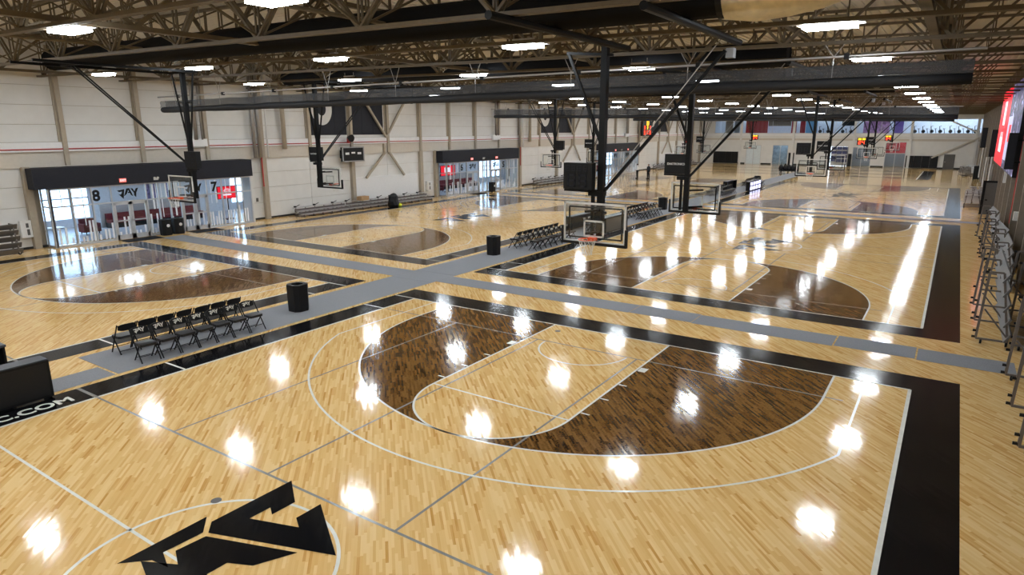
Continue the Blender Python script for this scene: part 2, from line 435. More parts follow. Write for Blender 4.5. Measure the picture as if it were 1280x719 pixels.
def court(cx, y0, y1, side_r, far, logo=True, detail=True):
    x0, x1 = cx - CW / 2, cx + CW / 2
    half_court(cx, y1, -1, detail); half_court(cx, y0, 1, detail)
    z = 0.003; w = 0.05
    bl, br = side_r
    for (a, b, c, d) in ((x0 - bl, x0, y0 - 1.05, y1 + 1.05), (x1, x1 + br, y0 - 1.05, y1 + 1.05), (x0, x1, y1, y1 + 1.05), (x0, x1, y0 - 1.05, y0)):
        obj('black_border_band', rect(MB(), a, b, c, d, z), M_BLACK_FLOOR, floor)
    L = MB(); z2 = 0.0045
    for x in (x0, x1): rect(L, x - w, x + w * 0.5, y0, y1, z2)
    for y in (y0, y1): rect(L, x0, x1, y - w / 2, y + w / 2, z2)
    obj('boundary_line', L, M_LINE, floor)
    ym = (y0 + y1) / 2
    obj('half_court_line', rect(MB(), x0, x1, ym - w / 2, ym + w / 2, z2), M_LINE, floor)
    obj('centre_circle_line', MB().ring((cx, ym), 1.80, 1.855, z2, 0, 2 * math.pi, 80), M_LINE, floor)
    if logo:
        obj('centre_court_logo', logo_mb(1.0, lambda a, b: (cx - b, ym + a, 0.0055)), M_BLACK_FLOOR, floor)
    if detail:
        # grey cross-court lines
        G = MB(); g = 0.025
        for sy in (-1, 1):
            yl = ym + sy * 2.18
            rect(G, x0 - 0.0, x1, yl - g, yl + g, 0.004)
            ye = ym + sy * 11.25
            rect(G, x0 + 0.15, x1 - 1.2, ye - g, ye + g, 0.004)
            for dx in (-4.5, -1.52, 1.52):
                rect(G, cx + dx - g, cx + dx + g, min(yl, ye), max(yl, ye), 0.004)
        obj('grey_cross_court_line', G, M_GREY_LINE, floor)
        # white ticks that cross the side band on the aisle side
        T = MB()
        xa, xb = (x0 - bl, x0) if cx > 0 else (x1, x1 + br)
        for yy in (y1, y0, y1 - 8.53, y0 + 8.53, y1 - 1.55, y0 + 1.55):
            rect(T, xa, xb, yy - 0.03, yy + 0.03, z2)
        obj('coaching_box_line', T, M_LINE, floor)
        T2 = MB()
        for sy in (-1, 1): rect(T2, xa, xb, ym + sy * 2.18 - 0.04, ym + sy * 2.18 + 0.04, z2)
        obj('substitution_line', T2, M_GREY_LINE, floor)
for r in range(3):
    y0 = -2 * HALF + PER * r
    court(RCX, y0, y0 + 2 * HALF, (0.95, 0.95), r, True, True)
    court(LCX, y0, y0 + 2 * HALF, (0.95, 0.95), r, r > 0, r < 2)
# striped end court by the far wall
obj('black_end_block', rect(MB(), 11.9, 13.15, 75.0, 94.0, 0.003), M_BLACK_FLOOR, floor)
obj('end_block_line', rect(MB(), 11.75, 11.9, 75.0, 94.0, 0.0045), M_LINE, floor)
for yy in (76.5, 83.0, 90.5):
    obj('dark_floor_stripe', rect(MB(), -18.5, 11.5, yy, yy + 1.6, 0.003), M_BLACK_FLOOR, floor)
for x, y in ((6.13, -11.61), (6.18, -0.55), (10.5, 5.3)):
    obj('floor_cover_plate', MB().poly([(x + 0.085 * math.cos(i * math.pi / 8), y + 0.085 * math.sin(i * math.pi / 8)) for i in range(16)], 0.0, 0.006), M_DKGREY, floor)
tx = text('sideline_lettering', 'C.COM', M_LINE, 0.47, frame_m((-0.40, -11.68, 0.006), (0, 1, 0), (-1, 0, 0)), floor, 0.012, 1.0, 0.0005, 1.0)
_ys = [v.co.y for v in tx.data.vertices]; _k = 1.47 / (max(_ys) - min(_ys))
for v in tx.data.vertices: v.co.y = -10.97 - (max(_ys) - v.co.y) * _k

# ------------------------------------------------------------------ carpets and mats
def runner(x0, x1, y0, y1, label, name='carpet_runner', mat=None, z=0.009):
    o = obj(name, MB().box(x0, x1, y0, y1, 0.0061, z), mat or M_CARPET)
    return tag(o, label, 'carpet' if not mat else 'mat', 'grey carpet runners' if not mat else 'black door mats')
runner(-3.25, -1.12, -9.62, 2.2, 'grey carpet strip in the aisle under the nearest two rows of folding chairs')
runner(-2.05, -1.12, -14.6, -9.68, 'narrow short grey carpet piece beside the near black scorer table')
runner(-3.25, -1.12, 3.72, 33.0, 'grey aisle carpet strip running on beyond the crossing past the second chair block')
runner(-3.25, -1.12, 33.05, 66.0, 'grey aisle carpet strip between the third pair of courts')
runner(-3.25, -1.12, 66.05, 82.0, 'farthest grey aisle carpet strip, leading to dark equipment near the far wall')
runner(-21.0, -3.26, 2.3, 3.55, 'grey carpet strip from the nearest glass entrance to the aisle crossing')
runner(-3.25, -1.12, 2.21, 3.71, 'grey carpet square where the aisle and cross strips meet', z=0.0085)
xs = [(-1.11, 7.1), (7.12, 9.2), (9.22, 13.22), (13.26, 15.2), (15.24, 17.35)]
nmz = ['longest grey carpet piece of the cross aisle, starting at the crossing', 'short grey carpet piece of the cross aisle, after the long one', 'grey carpet piece of the cross aisle below the near baseline lamp glare', 'short grey carpet piece second from the wall end of the cross aisle', 'last grey carpet piece of the cross aisle, by the tipped bleachers']
for i, (a, b) in enumerate(xs):
    sh = (0.0, 0.03, -0.04, 0.02, -0.05)[i]
    runner(a, b, 2.48 + sh, 3.55 + sh, nmz[i])
runner(-20.0, 17.3, 33.7, 34.7, 'far grey carpet strip across the hall before the third pair of courts', z=0.0088)
runner(-22.0, -20.9, 0.5, 2.5, 'black floor mat in front of the doors below the exit sign', 'door_mat', M_MAT, 0.012)
runner(-22.0, -20.9, 4.4, 6.2, 'black floor mat at the doors beside the two bins of the nearest entrance', 'door_mat', M_MAT, 0.012)
runner(-22.0, -20.9, 31.9, 33.9, 'black floor mat at the first doors of the second glass entrance', 'door_mat', M_MAT, 0.012)

# ------------------------------------------------------------------ walls
# left wall: bays of 3.92 m, panels in courses
BAY = PER / 8
def in_vest(y0, y1):
    m_ = (y0 + y1) / 2
    return any(-3.3 + PER * r < m_ < 9.4 + PER * r for r in range(3))
wl = MB()
wl.box(XL - 0.25, XL - 0.08, YN, YF, 4.0, 10.6)
k0 = -8
ends = []
wall_runs = [(YN, -2.42), (9.2, 28.93), (40.55, 60.28), (71.9, YF)]
for a, b in wall_runs: wl.box(XL - 0.25, XL - 0.08, a, b, 0, 4.0)
wall_left = struct('wall_left', wl, M_TAUPE)
panel_cache = {}
for r in range(3):
    for (pa, pb) in ((-1.0 - BAY + .01, -3.12), (9.22, -1.0 + 3 * BAY - .01)):
        for (a, b) in ((0.12, 1.1), (1.12, 2.1), (2.12, 3.1), (3.12, 4.05)):
            obj('wall_panel', MB().box(-.08, 0, pa, pb, a, b), M_WALL, wall_left, (XL, PER * r, 0))
for k in range(-3, 26):
    y0 = -1.0 + BAY * k; y1 = y0 + BAY
    courses = [(5.3, 6.15), (6.17, 7.1), (7.12, 8.05), (8.07, 9.0), (9.02, 10.2)]
    if not in_vest(y0, y1): courses += [(0.12, 1.1), (1.12, 2.1), (2.12, 3.1), (3.12, 4.05)]
    for (a, b) in courses:
        if (a, b) not in panel_cache:
            panel_cache[(a, b)] = MB().box(-0.08, 0.0, 0.012, BAY - 0.012, a, b).mesh('wall_panel', M_WALL)
        link('wall_panel', panel_cache[(a, b)], wall_left, (XL, y0, 0))
me_up = MB().box(-0.02, 0.28, -0.11, 0.11, 4.1, 10.0).box(-0.02, 0.06, -0.2, 0.2, 5.3, 10.0).mesh('wall_column', M_TAUPE)
me_lo = MB().box(-0.02, 0.28, -0.16, 0.16, 0.0, 4.1).mesh('wall_column', M_TAUPE)
for k in range(-1, 27):
    y = -1.0 + BAY * k
    link('wall_column', me_up, wall_left, (XL, y, 0))
    if k % 2 == 1 and not in_vest(y, y):
        link('wall_column', me_lo, wall_left, (XL, y, 0))
for r in range(3): link('wall_column', me_lo, wall_left, (XL, -2.95 + PER * r, 0))
o = obj('wall_girt', MB().box(XL - 0.02, XL + 0.16, YN, YF, 4.82, 5.28), M_WALL_WHITE, wall_left)
o = obj('wall_girt', MB().box(XL - 0.02, XL + 0.12, YN, YF, 4.05, 4.78), M_GIRT, wall_left)
obj('ledge_rail', MB().box(XL, XL + 0.2, YN, YF, 4.78, 4.82), M_TAUPE, wall_left)
obj('sprinkler_pipe', MB().tube((XL + 0.2, -20, 4.93), (XL + 0.2, YF, 4.98), 0.03, 6), M_RED, wall_left, label='thin red sprinkler pipe along the wall ledge')
for r in range(3):
    yb = 22.3 + PER * r
    for (ya, za, y2, z2) in ((yb, 5.3, yb - 3.7, 9.9), (yb, 5.3, yb + 3.7, 9.9), (yb - 0.25, 4.1, yb - 2.4, 2.2), (yb + 0.25, 4.1, yb + 1.9, 2.2)):
        obj('cross_brace', MB().bar((XL + 0.24, ya, za), (XL + 0.24, y2, z2), 0.15), M_TAUPE, wall_left)
    for dy in (-0.3, 0.3): obj('brace_hanger', MB().box(XL + 0.1, XL + 0.3, yb + dy - 0.06, yb + dy + 0.06, 3.95, 4.8), M_TAUPE, wall_left)
    obj('protective_board', MB().box(XL, XL + 0.12, 18.7 + PER * r, 26.0 + PER * r, 0.15, 2.25), M_WALL_WHITE, wall_left)
    # rain and sprinkler risers near each glass entrance
    for yy, rad, mat in ((9.15, .11, M_STEEL), (9.55, .13, M_STEEL), (10.15, .06, M_WALL_WHITE), (11.5, .16, M_TAUPE)):
        if r == 0 or yy > 9.3:
            pz = 4.1 if yy < 11 else 4.6
            obj('riser_pipe', MB().tube((XL + 0.35, yy + PER * r + 0.9, pz), (XL + 0.35, yy + PER * r + 0.9, 9.9), rad, 10), mat, wall_left, smooth=True)
    yr = 10.45 + PER * r
    obj('red_riser_pipe', MB().tube((XL + 0.42, yr, 2.2), (XL + 0.42, yr, 5.1), 0.045, 8), M_RED, wall_left)
    obj('riser_pipe', MB().tube((XL + 0.42, yr - 4.4, 5.3), (XL + 0.42, yr - 4.4, 9.9), 0.12, 10).tube((XL + 0.42, yr - 4.0, 5.3), (XL + 0.42, yr - 4.0, 9.9), 0.06, 8), M_STEEL, wall_left, smooth=True)
    obj('hatch_box', MB().box(XL + 0.02, XL + 0.42, yr - 4.9, yr - 3.7, 4.9, 5.35), M_WALL_WHITE, wall_left)
for a, b in wall_runs:
    struct('baseboard_left', MB().box(XL - 0.02, XL + 0.03, a, b, 0, 0.12), M_BASE)

# right wall
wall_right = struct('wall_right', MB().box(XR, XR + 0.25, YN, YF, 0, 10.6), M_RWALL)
me_rib = MB().box(-0.05, 0, -0.28, 0.28, 0.02, 9.6).mesh('siding_panel', M_RWALL)
me_col = MB().box(-0.32, 0, -0.12, 0.12, 0, 9.6).mesh('wall_column', flat('dark_taupe_column', (0.24, 0.2, 0.16), 0.5))
y = 8.0
while y < YF - 0.5:
    link('siding_panel', me_rib, wall_right, (XR, y, 0)); y += 0.6
k = 0
for k in range(25):
    link('wall_column', me_col, wall_right, (XR, 6.9 + BAY * k, 0))
struct('baseboard_right', MB().box(XR - 0.08, XR - 0.05, YN, YF, 0, 0.12), M_BASE)
# near wall behind the camera
wall_near = struct('wall_near', MB().box(XL - 0.25, XR + 0.25, YN - 0.25, YN, 0, 10.6), M_WALL)

# far wall with the upper glazed gym
F = YF
wf = MB()
openings = [(-15.2, -12.7, 0.0, 3.2, 'pale double door'), (-10.8, -8.3, 0, 3.25, 'glass'), (-1.75, 0.85, 0, 3.1, 'shelf'), (1.45, 4.15, 0, 3.05, 'glass'), (6.05, 8.85, 0, 3.9, 'glass')]
cur = XL - 0.25
for (a, b, z0, z1, kk) in openings:
    wf.box(cur, a, F, F + 0.25, 0, 5.2); wf.box(a, b, F, F + 0.25, z1, 5.2); cur = b
wf.box(cur, XR + 0.25, F, F + 0.25, 0, 5.2)
wf.box(XL - 0.25, XR + 0.25, F, F + 0.25, 7.25, 10.6)
wf.box(XL - 0.25, -20.9, F, F + 0.25, 5.2, 7.25)
wall_far = struct('wall_far', wf, M_WALL)
obj('wall_girt', MB().box(XL, XR, F - 0.12, F, 4.75, 5.18), M_WALL_WHITE, wall_far)
obj('wall_girt', MB().box(XL, XR, F - 0.08, F, 4.05, 4.35), M_GIRT, wall_far)
for x in (-16.2, -7.6, 1.5, 9.3, 17.6):
    obj('wall_column', MB().box(x - 0.18, x + 0.18, F - 0.2, F, 3.3 if abs(x - 1.5) < .1 else 0, 7.6), M_WALL, wall_far)
obj('cross_brace', MB().bar((17.9, F - 0.2, 4.6), (12.3, F - 0.2, 1.6), 0.22), M_GIRT, wall_far)
obj('cross_brace', MB().bar((17.9, F - 0.2, 5.2), (13.2, F - 0.2, 7.5), 0.22), M_WALL, wall_far)
struct('baseboard_far', MB().box(-16.5, -15.3, F - 0.05, F, 0, 0.2).box(-12.6, -10.9, F - 0.05, F, 0, 0.2).box(-8.2, -1.8, F - 0.05, F, 0, 0.2).box(0.9, 1.4, F - 0.05, F, 0, 0.2).box(4.2, 6.0, F - 0.05, F, 0, 0.2).box(13.2, 18.2, F - 0.05, F, 0, 0.2), M_BASE)
# panes upstairs
n = 0
xx = -20.9
while xx < 17.9:
    x2 = min(xx + 3.25, 18.0)
    o = thing('window_%d' % (n + 1), None, None, (xx, F, 0), kind='structure')
    obj('pane', MB().box(0.03, x2 - xx - 0.03, 0.1, 0.12, 5.22, 7.24), M_GLASS, o)
    obj('window_frame', MB().box(0, 0.05, 0.06, 0.16, 5.2, 7.25).box(0, x2 - xx, 0.06, 0.16, 5.18, 5.24), M_FRAME, o)
    xx = x2; n += 1
# upstairs room
up = MB().box(-21.5, XR, F + 0.3, F + 6.0, 4.95, 5.1).box(-21.5, XR, F + 6.0, F + 6.2, 5.1, 8).box(-21.7, -21.5, F + .3, F + 6, 5.1, 8).box(XR, XR + .2, F + .3, F + 6, 5.1, 8).box(-21.5, XR, F + 0.3, F + 6.0, 7.7, 7.85)
struct('trim_1', up, M_LOBBY)
struct('upstairs_lamp_slabs', MB().box(-20.9, 10.0, F + 5.2, F + 5.9, 7.62, 7.68).box(10, 18, F + 1.0, F + 5.9, 7.62, 7.68), M_FAR_LAMP)  # glowing slabs out of sight that light the upstairs room
for nme, lab, a, b, z1, mat in (
    ('banner_panel', 'red panel upstairs behind the far glass, widest of the red ones', -16.3, -12.6, 7.3, M_REDWALL),
    ('timber_screen', 'tan timber screen upstairs beside the wide red panel', -12.5, -8.8, 7.3, M_TANWALL),
    ('banner_panel', 'narrow red strip upstairs at the end of the tan screen', -8.7, -7.9, 7.3, M_REDWALL),
    ('banner_panel', 'dark red strip upstairs beside the pale blue panel', -7.3, -6.5, 7.3, M_REDWALL),
    ('banner_panel', 'pale blue panel upstairs behind the far glass', -6.4, -4.6, 7.3, M_SKYLIKE),
    ('mural', 'pink mottled mural upstairs behind the far glass', 2.3, 6.0, 7.3, M_PINK),
    ('banner_panel', 'purple panel upstairs beside the pink mural', 6.7, 7.9, 7.3, M_PURPLE),
    ('screen_panel', 'black screen upstairs above the training machines', -0.9, 1.0, 7.2, M_BLACK),
    ('curtain_panel', 'tan panel upstairs at the aisle end of the far glass', -19.9, -18.6, 7.3, M_TANWALL),
    ('curtain_panel', 'dark panel upstairs between pale posts near the wide red panel', -18.3, -17.4, 7.3, M_GREY)):
    tag(obj(nme, MB().box(a, b, F + 3.0, F + 3.12, 5.1 if 'screen upstairs' not in lab else 6.4, z1), mat), lab, 'panel')
def machine(x, y, lab, kind=0):
    t = thing('exercise_machine', lab, 'exercise machine', (x, y, 5.1), group='exercise machines upstairs')
    obj('base_frame', MB().bar((-.5, 0, .06), (.5, 0, .06), .1).bar((-.4, -.3, .06), (-.4, .3, .06), .08).bar((.4, -.3, .06), (.4, .3, .06), .08), M_BLACK_METAL, t)
    obj('upright', MB().bar((-.3, 0, .06), (-.45, 0, 1.15), .09).bar((.3, 0, .06), (.15, 0, .75), .08), M_BLACK_METAL, t)
    obj('saddle', MB().box(.0, .3, -.1, .1, .75, .83), M_BLACK, t)
    obj('handlebar', MB().bar((-.45, -.25, 1.15), (-.45, .25, 1.15), .06).bar((-.45, 0, 1.15), (-.2, 0, 1.2), .06), M_BLACK_METAL, t)
    obj('flywheel', MB().tube((-.3, -.06, .4), (-.3, .06, .4), .26, 14), M_BLACK, t)
    return t
for i, x in enumerate((-3.6, -2.4, -0.2, 1.0, 9.9, 11.0, 12.1, 13.2, 14.5, 15.6, 16.7, 17.6)):
    pos = ['first', 'second', 'third', 'fourth'][i] + ' from the pale blue panel' if i < 4 else ORD[i - 4] + ' past the purple panel'
    machine(x, F + 1.6, 'black exercise machine upstairs behind the far glass, ' + pos)
# ground-floor doors of the far wall
def far_door(n, a, b, z1, mat, lab, back):
    d = thing('door_%d' % n, None, None, ((a + b) / 2, F, 0), kind='structure')
    w = b - a
    obj('door_frame', MB().box(-w / 2, -w / 2 + .07, .02, .2, 0, z1).box(w / 2 - .07, w / 2, .02, .2, 0, z1).box(-w / 2, w / 2, .02, .2, z1 - .07, z1).box(-.04, .04, .05, .17, 0, z1), M_FRAME, d)
    obj('pane', MB().box(-w / 2 + .07, -.04, .1, .12, 0.02, z1 - .07), mat, d)
    obj('pane', MB().box(.04, w / 2 - .07, .1, .12, 0.02, z1 - .07), mat, d)
    obj('room_behind', MB().box(-w / 2 - .6, w / 2 + .6, 3.5, 3.6, 0, 4.2).box(-w / 2 - .7, -w / 2 - .6, .25, 3.6, 0, 4.2).box(w / 2 + .6, w / 2 + .7, .25, 3.6, 0, 4.2).box(-w / 2 - .6, w / 2 + .6, .25, 3.6, 4.2, 4.3), back, d)
    obj('door_lamp', MB().box(-w / 2, w / 2, .6, 3.0, 4.12, 4.18), M_FAR_LAMP, d)
    return d
far_door(10, -15.2, -12.7, 3.2, flat('pale_door_leaf', (0.7, 0.78, 0.82), 0.4), '', M_LOBBY)
far_door(11, -10.8, -8.3, 3.25, M_GLASS, '', M_LOBBY_BLUE)
far_door(12, 1.45, 4.15, 3.05, M_GLASS, '', M_GREY)
d = far_door(13, 6.05, 8.85, 3.9, M_GLASS, '', M_GREY)
obj('red_wall_panel', MB().box(-1.9, 1.9, 3.4, 3.48, 2.0, 4.0), M_REDWALL, d)
obj('door_rail', MB().box(-1.4, 1.4, .05, .17, 2.1, 2.2), M_FRAME, d)
d = thing('door_14', None, None, (14.6, F, 0), kind='structure')
obj('door_leaf', MB().box(-.7, .7, -.06, 0.0, 0, 2.15), M_DKGREY, d)
obj('door_handle', MB().box(-.58, -.42, -.12, -.06, .98, 1.06), M_STEEL, d)
sh = thing('storage_shelf', 'shelf rack with dark blue bins set in the far wall', 'shelf', (-0.45, F, 0))
obj('back_panel', MB().box(-1.28, 1.28, .5, .55, .02, 3.08), M_LOBBY, sh)
for i in range(4): obj('shelf_board', MB().box(-1.28, 1.28, .02, .5, .55 + .65 * i, .62 + .65 * i), M_WHITE, sh)
for i in range(4):
    for j in range(3): obj('bin', MB().box(-1.15 + .8 * j, -.5 + .8 * j, .05, .45, .63 + .65 * i, 1.1 + .65 * i), M_DKBLUE, sh)
for lab, a, b, z1 in (('long black wall pad low on the far wall beside the grey door', 8.95, 13.2, 1.87), ('long black wall pad low on the far wall near the aisle', -20.8, -16.5, 2.05), ('narrow black pad on the far wall near the dark equipment', -8.15, -7.25, 2.0), ('narrow black pad on the far wall between shelf and glass door', 0.9, 1.42, 2.0)):
    w = thing('wall_pad', lab, 'wall pad', ((a + b) / 2, F - 0.2, 0), group='black wall pads')
    n = max(1, round((b - a) / 1.1)); s = (b - a) / n
    for i in range(n): obj('pad_section', MB().box(a - (a + b) / 2 + s * i + .01, a - (a + b) / 2 + s * (i + 1) - .01, 0.03, .2, 0.06, z1), M_BLACK, w)

# ------------------------------------------------------------------ ceiling: deck, ribs, trusses
zl, zr = zc(XL) + TD + 0.16, zc(XR) + TD + 0.16
cl = MB()
cl.v += [(XL - .25, YN - .25, zl), (XR + .25, YN - .25, zr), (XR + .25, YF + .25, zr), (XL - .25, YF + .25, zl)]
cl.v += [(x, y, z + .2) for x, y, z in cl.v]
cl.f += [(0, 1, 2, 3), (7, 6, 5, 4), (0, 4, 5, 1), (1, 5, 6, 2), (2, 6, 7, 3), (3, 7, 4, 0)]
ceiling = struct('ceiling', cl, M_DECK)
# corrugation ribs of the deck run along Y, joined (hundreds)
rb = MB(); x = XL
while x < XR:
    zz = zc(x) + TD + 0.16
    rb.box(x, x + .12, YN, YF, zz - .06, zz + .01); x += 0.3
o = obj('deck_ribs', rb, M_DECK, ceiling); o['kind'] = 'stuff'
YT = [-5.55 + BAY * k for k in range(-5, 28)]
PX = 3.75
nodes = [-22.5 + PX * i for i in range(11)]
def chord_mesh(top):
    mb = MB()
    dz = TD if top else 0.0
    for dy in (-.055, .055):
        mb.bar((XL + .05, dy, zc(XL) + dz), (XR - .05, dy, zc(XR) + dz), 0.085)
    return mb.mesh('top_chord' if top else 'bottom_chord', M_TRUSS)
me_bot, me_top = chord_mesh(False), chord_mesh(True)
def pair(mb, a, b, w=0.06, off=0.055):
    for dy in (-off, off): mb.bar((a[0], dy, a[1]), (b[0], dy, b[1]), w)
def web_members():
    L = []
    for i, x in enumerate(nodes):
        zb = zc(x) + .03
        for sx in (-1, 1):
            xt = x + sx * PX / 2
            if XL < xt < XR:
                m = MB(); pair(m, (x + sx * .05, zb), (xt, zc(xt) + TD - .03)); L.append(('diagonal', m))
                xm = x + sx * PX / 4
                m = MB(); pair(m, (xm, (zb + zc(xt) + TD) / 2), (x + sx * .94 * 0.98, zc(xm) + TD - .03), .035, .03); L.append(('sub_strut', m))
        if XL < x < XR:
            m = MB(); pair(m, (x, zb), (x, zc(x) + TD - .03), .045); L.append(('post', m))
    return [(n, m.mesh(n, M_TRUSS)) for n, m in L]
webs = web_members()
allweb = MB()
for n, m in webs:
    k = len(allweb.v); allweb.v += [tuple(v.co) for v in m.vertices]; allweb.f += [tuple(k + i for i in p.vertices) for p in m.polygons]
me_allweb = allweb.mesh('web_lattice', M_TRUSS)
for i, y in enumerate(YT):
    t = link('roof_truss', None, ceiling, (0, y, 0))
    link('bottom_chord', me_bot, t); link('top_chord', me_top, t)
    if -12 < y < 9:
        for n, m in webs: link(n, m, t)
    else:
        link('web_lattice', me_allweb, t)['kind'] = 'stuff'
# cross bridging between neighbouring trusses and three deep girders along the hall
br = MB()
for i, y in enumerate(YT[:-1]):
    y2 = YT[i + 1]
    if y2 < -14: continue
    for x in nodes[1:-1:1]:
        br.bar((x, y, zc(x) + .05), (x, y2, zc(x) + TD - .05), .05); br.bar((x, y2, zc(x) + .05), (x, y, zc(x) + TD - .05), .05)
o = obj('cross_bridging', br, M_TRUSS, ceiling); o['kind'] = 'stuff'
for x in (-22.0, -2.3, 14.6):
    g = link('girder_truss', None, ceiling, (x, 0, 0))
    obj('bottom_chord', MB().box(-.1, .1, YN, YF, zc(x) + .12, zc(x) + .24), M_TRUSS, g)
    obj('top_chord', MB().box(-.1, .1, YN, YF, zc(x) + TD - .2, zc(x) + TD - .06), M_TRUSS, g)
    mb = MB(); y = -17.3
    while y < YF - 4:
        mb.bar((0, y, zc(x) + TD - .1), (0, y + BAY / 2, zc(x) + .2), .11); mb.bar((0, y + BAY / 2, zc(x) + .2), (0, y + BAY, zc(x) + TD - .1), .11); y += BAY
    obj('web_lattice', mb, M_TRUSS, g)['kind'] = 'stuff'
# sprinkler mains along the hall
for x, r in ((-8.6, .05), (3.0, .05), (11.5, .06)):
    obj('sprinkler_pipe', MB().tube((x, YN, zc(x) + .35), (x, YF, zc(x) + .35), r, 6), M_TRUSS, ceiling)
obj('gusset_plate', MB().box(14.3, 14.9, -4.2, -4.0, 8.1, 10.0), M_TRUSS, ceiling)

# ------------------------------------------------------------------ ceiling lights
LX = [12.9, 5.35, -2.25, -9.85, -17.45]
LY = [-9.4 + 2 * BAY * k for k in range(-2, 14)]
lamp0 = thing('ceiling_light', '', 'ceiling light', group='high bay lights in rows under the roof trusses')
obj('housing', MB().box(-.64, .64, -.32, .32, .015, .08).box(-.3, .3, -.09, .09, .08, .17), M_WHITE, lamp0)
obj('diffuser', MB().box(-.5, .5, -.27, .27, -.07, .014), M_LAMP, lamp0)
for hx in (-.3, .3): obj('hanger', MB().bar((hx, 0, .15), (hx, 0, .32), .02), M_STEEL, lamp0)
colname = ['nearest the screen wall', 'second from the screen wall', 'in the middle', 'second from the glass entrance wall', 'nearest the glass entrance wall']
first = True
for j, y in enumerate(LY):
    for i, x in enumerate(LX):
        lab = 'bright high bay light, line %s, %s from the near end' % (colname[i], ORD[j])
        loc = (x, y + 0.35, zc(x) - 0.02)
        if first: lamp0.location = loc; lamp0['label'] = lab; first = False
        else: dup(lamp0, loc, 0, lab)

# ------------------------------------------------------------------ ducts
def duct(x0, x1, y, z, r, lab, name='air_duct', mat=M_BLACK_CLOTH):
    t = thing(name, lab, 'duct', (x0, y, z))
    mb = MB(); n = 16; N = int((x1 - x0) / 1.5)
    for i in range(N + 1):
        x = (x1 - x0) * i / N
        for k in range(n):
            a = 2 * math.pi * k / n
            mb.v.append((x, r * math.cos(a), r * math.sin(a) - 0.0135 * x))
    for i in range(N):
        for k in range(n):
            mb.f.append((i * n + k, i * n + (k + 1) % n, (i + 1) * n + (k + 1) % n, (i + 1) * n + k))
    mb.f.append(tuple(range(n))); mb.f.append(tuple(N * n + n - 1 - k for k in range(n)))
    obj('duct_body', mb, mat, t, smooth=True)
    hb = MB()
    for i in range(1, N, 2): hb.bar(((x1 - x0) * i / N, 0, r - .05), ((x1 - x0) * i / N, 0, r + .75), .015)
    obj('hanger_wires', hb, M_STEEL, t)['kind'] = 'stuff'
    return t
duct(-16.5, 11.4, -3.6, 8.72, .42, 'nearest long black fabric air duct behind the second roof truss')
duct(-16.5, 10.2, 8.1, 8.72, .42, 'farther long black fabric air duct above the middle of the hall')
duct(-16.5, 12.0, 28.0, 8.72, .42, 'black fabric air duct above the second pair of courts')
dd = thing('insulated_duct_end', 'crinkled cream foil wrapped duct end at the top of the picture', 'duct', (11.4, -3.6, 8.34))
mb = MB(); n = 18; prof = [(0, .45, 0), (.5, .52, -.02), (1.0, .5, 0), (1.5, .5, .03), (2.0, .47, .12), (2.4, .42, .32), (2.7, .36, .62), (2.85, .33, 1.0)]
for i, (x, r, dz) in enumerate(prof):
    for k in range(n):
        a = 2 * math.pi * k / n; rr = r * (1 + .05 * random.uniform(-1, 1))
        tilt = i / (len(prof) - 1) * 1.2
        mb.v.append((x - math.sin(tilt) * rr * math.sin(a), rr * math.cos(a), dz + math.cos(tilt) * rr * math.sin(a)))
for i in range(len(prof) - 1):
    for k in range(n): mb.f.append((i * n + k, i * n + (k + 1) % n, (i + 1) * n + (k + 1) % n, (i + 1) * n + k))
mb.f.append(tuple(range(n)))
obj('foil_wrap', mb, M_FOIL, dd, smooth=True)
obj('collar', MB().tube((-.05, 0, 0), (.06, 0, 0), .47, 18), M_BLACK, dd)

# ------------------------------------------------------------------ rolled divider curtains
def divider(x0, x1, y, lab, zb=6.8, sl=0.004, mh=.32):
    t = thing('divider_curtain', lab, 'curtain', ((x0 + x1) / 2, y, zc(0)), group='rolled up divider curtains')
    def tz(x): return sl * x - zc(0)
    xm = (x0 + x1) / 2
    N = 36
    up = MB(); lo = MB()
    prof_u = [(-.10, .62), (-.16, .5), (-.13, .25), (-.17, .12), (.17, .12), (.13, .25), (.16, .5), (.10, .62)]
    n = 12
    for i in range(N + 1):
        x = x0 + (x1 - x0) * i / N; w = random.uniform(-.02, .02)
        for (dy, dz) in prof_u: up.v.append((x - xm, dy + w, zb + .18 + dz * mh / .5 + tz(x) + w))
        for k in range(n):
            a = 2 * math.pi * k / n; r = .14 + .015 * math.sin(i * 1.3) + w * .5
            lo.v.append((x - xm, 1.2 * r * math.cos(a), zb + .14 + r * math.sin(a) + tz(x) + w * .6))
    m = len(prof_u)
    for i in range(N):
        for k in range(m - 1): up.f.append((i * m + k, i * m + k + 1, (i + 1) * m + k + 1, (i + 1) * m + k))
        for k in range(n): lo.f.append((i * n + k, i * n + (k + 1) % n, (i + 1) * n + (k + 1) % n, (i + 1) * n + k))
    lo.f.append(tuple(range(n))); lo.f.append(tuple(N * n + k for k in range(n)))
    obj('gathered_mesh', up, M_MESH, t, smooth=True)
    obj('rolled_vinyl', lo, M_CURTAIN, t, smooth=True)
    obj('batten_pipe', MB().tube((x0 - .4 - xm, 0, zb + .78 + tz(x0)), (x1 + .2 - xm, 0, zb + .78 + tz(x1)), .035, 8), M_STEEL, t)
    x = x0 + 1.2
    while x < x1:
        obj('lifting_strap', MB().bar((x - xm, 0, zb + .1 + tz(x)), (x - xm, 0, zb + .78 + tz(x)), .02).bar((x - xm, 0, zb + .78 + tz(x)), (x - .25 - xm, 0, 8.16 - .0135 * x - zc(0)), .015).bar((x - xm, 0, zb + .78 + tz(x)), (x + .25 - xm, 0, 8.16 - .0135 * x - zc(0)), .015), M_STEEL, t)
        obj('pulley', MB().cbox(x + .3 - xm, 0, zb + .78 + tz(x), .12, .12, .14), M_BLACK_METAL, t)
        x += 3.8
    return t
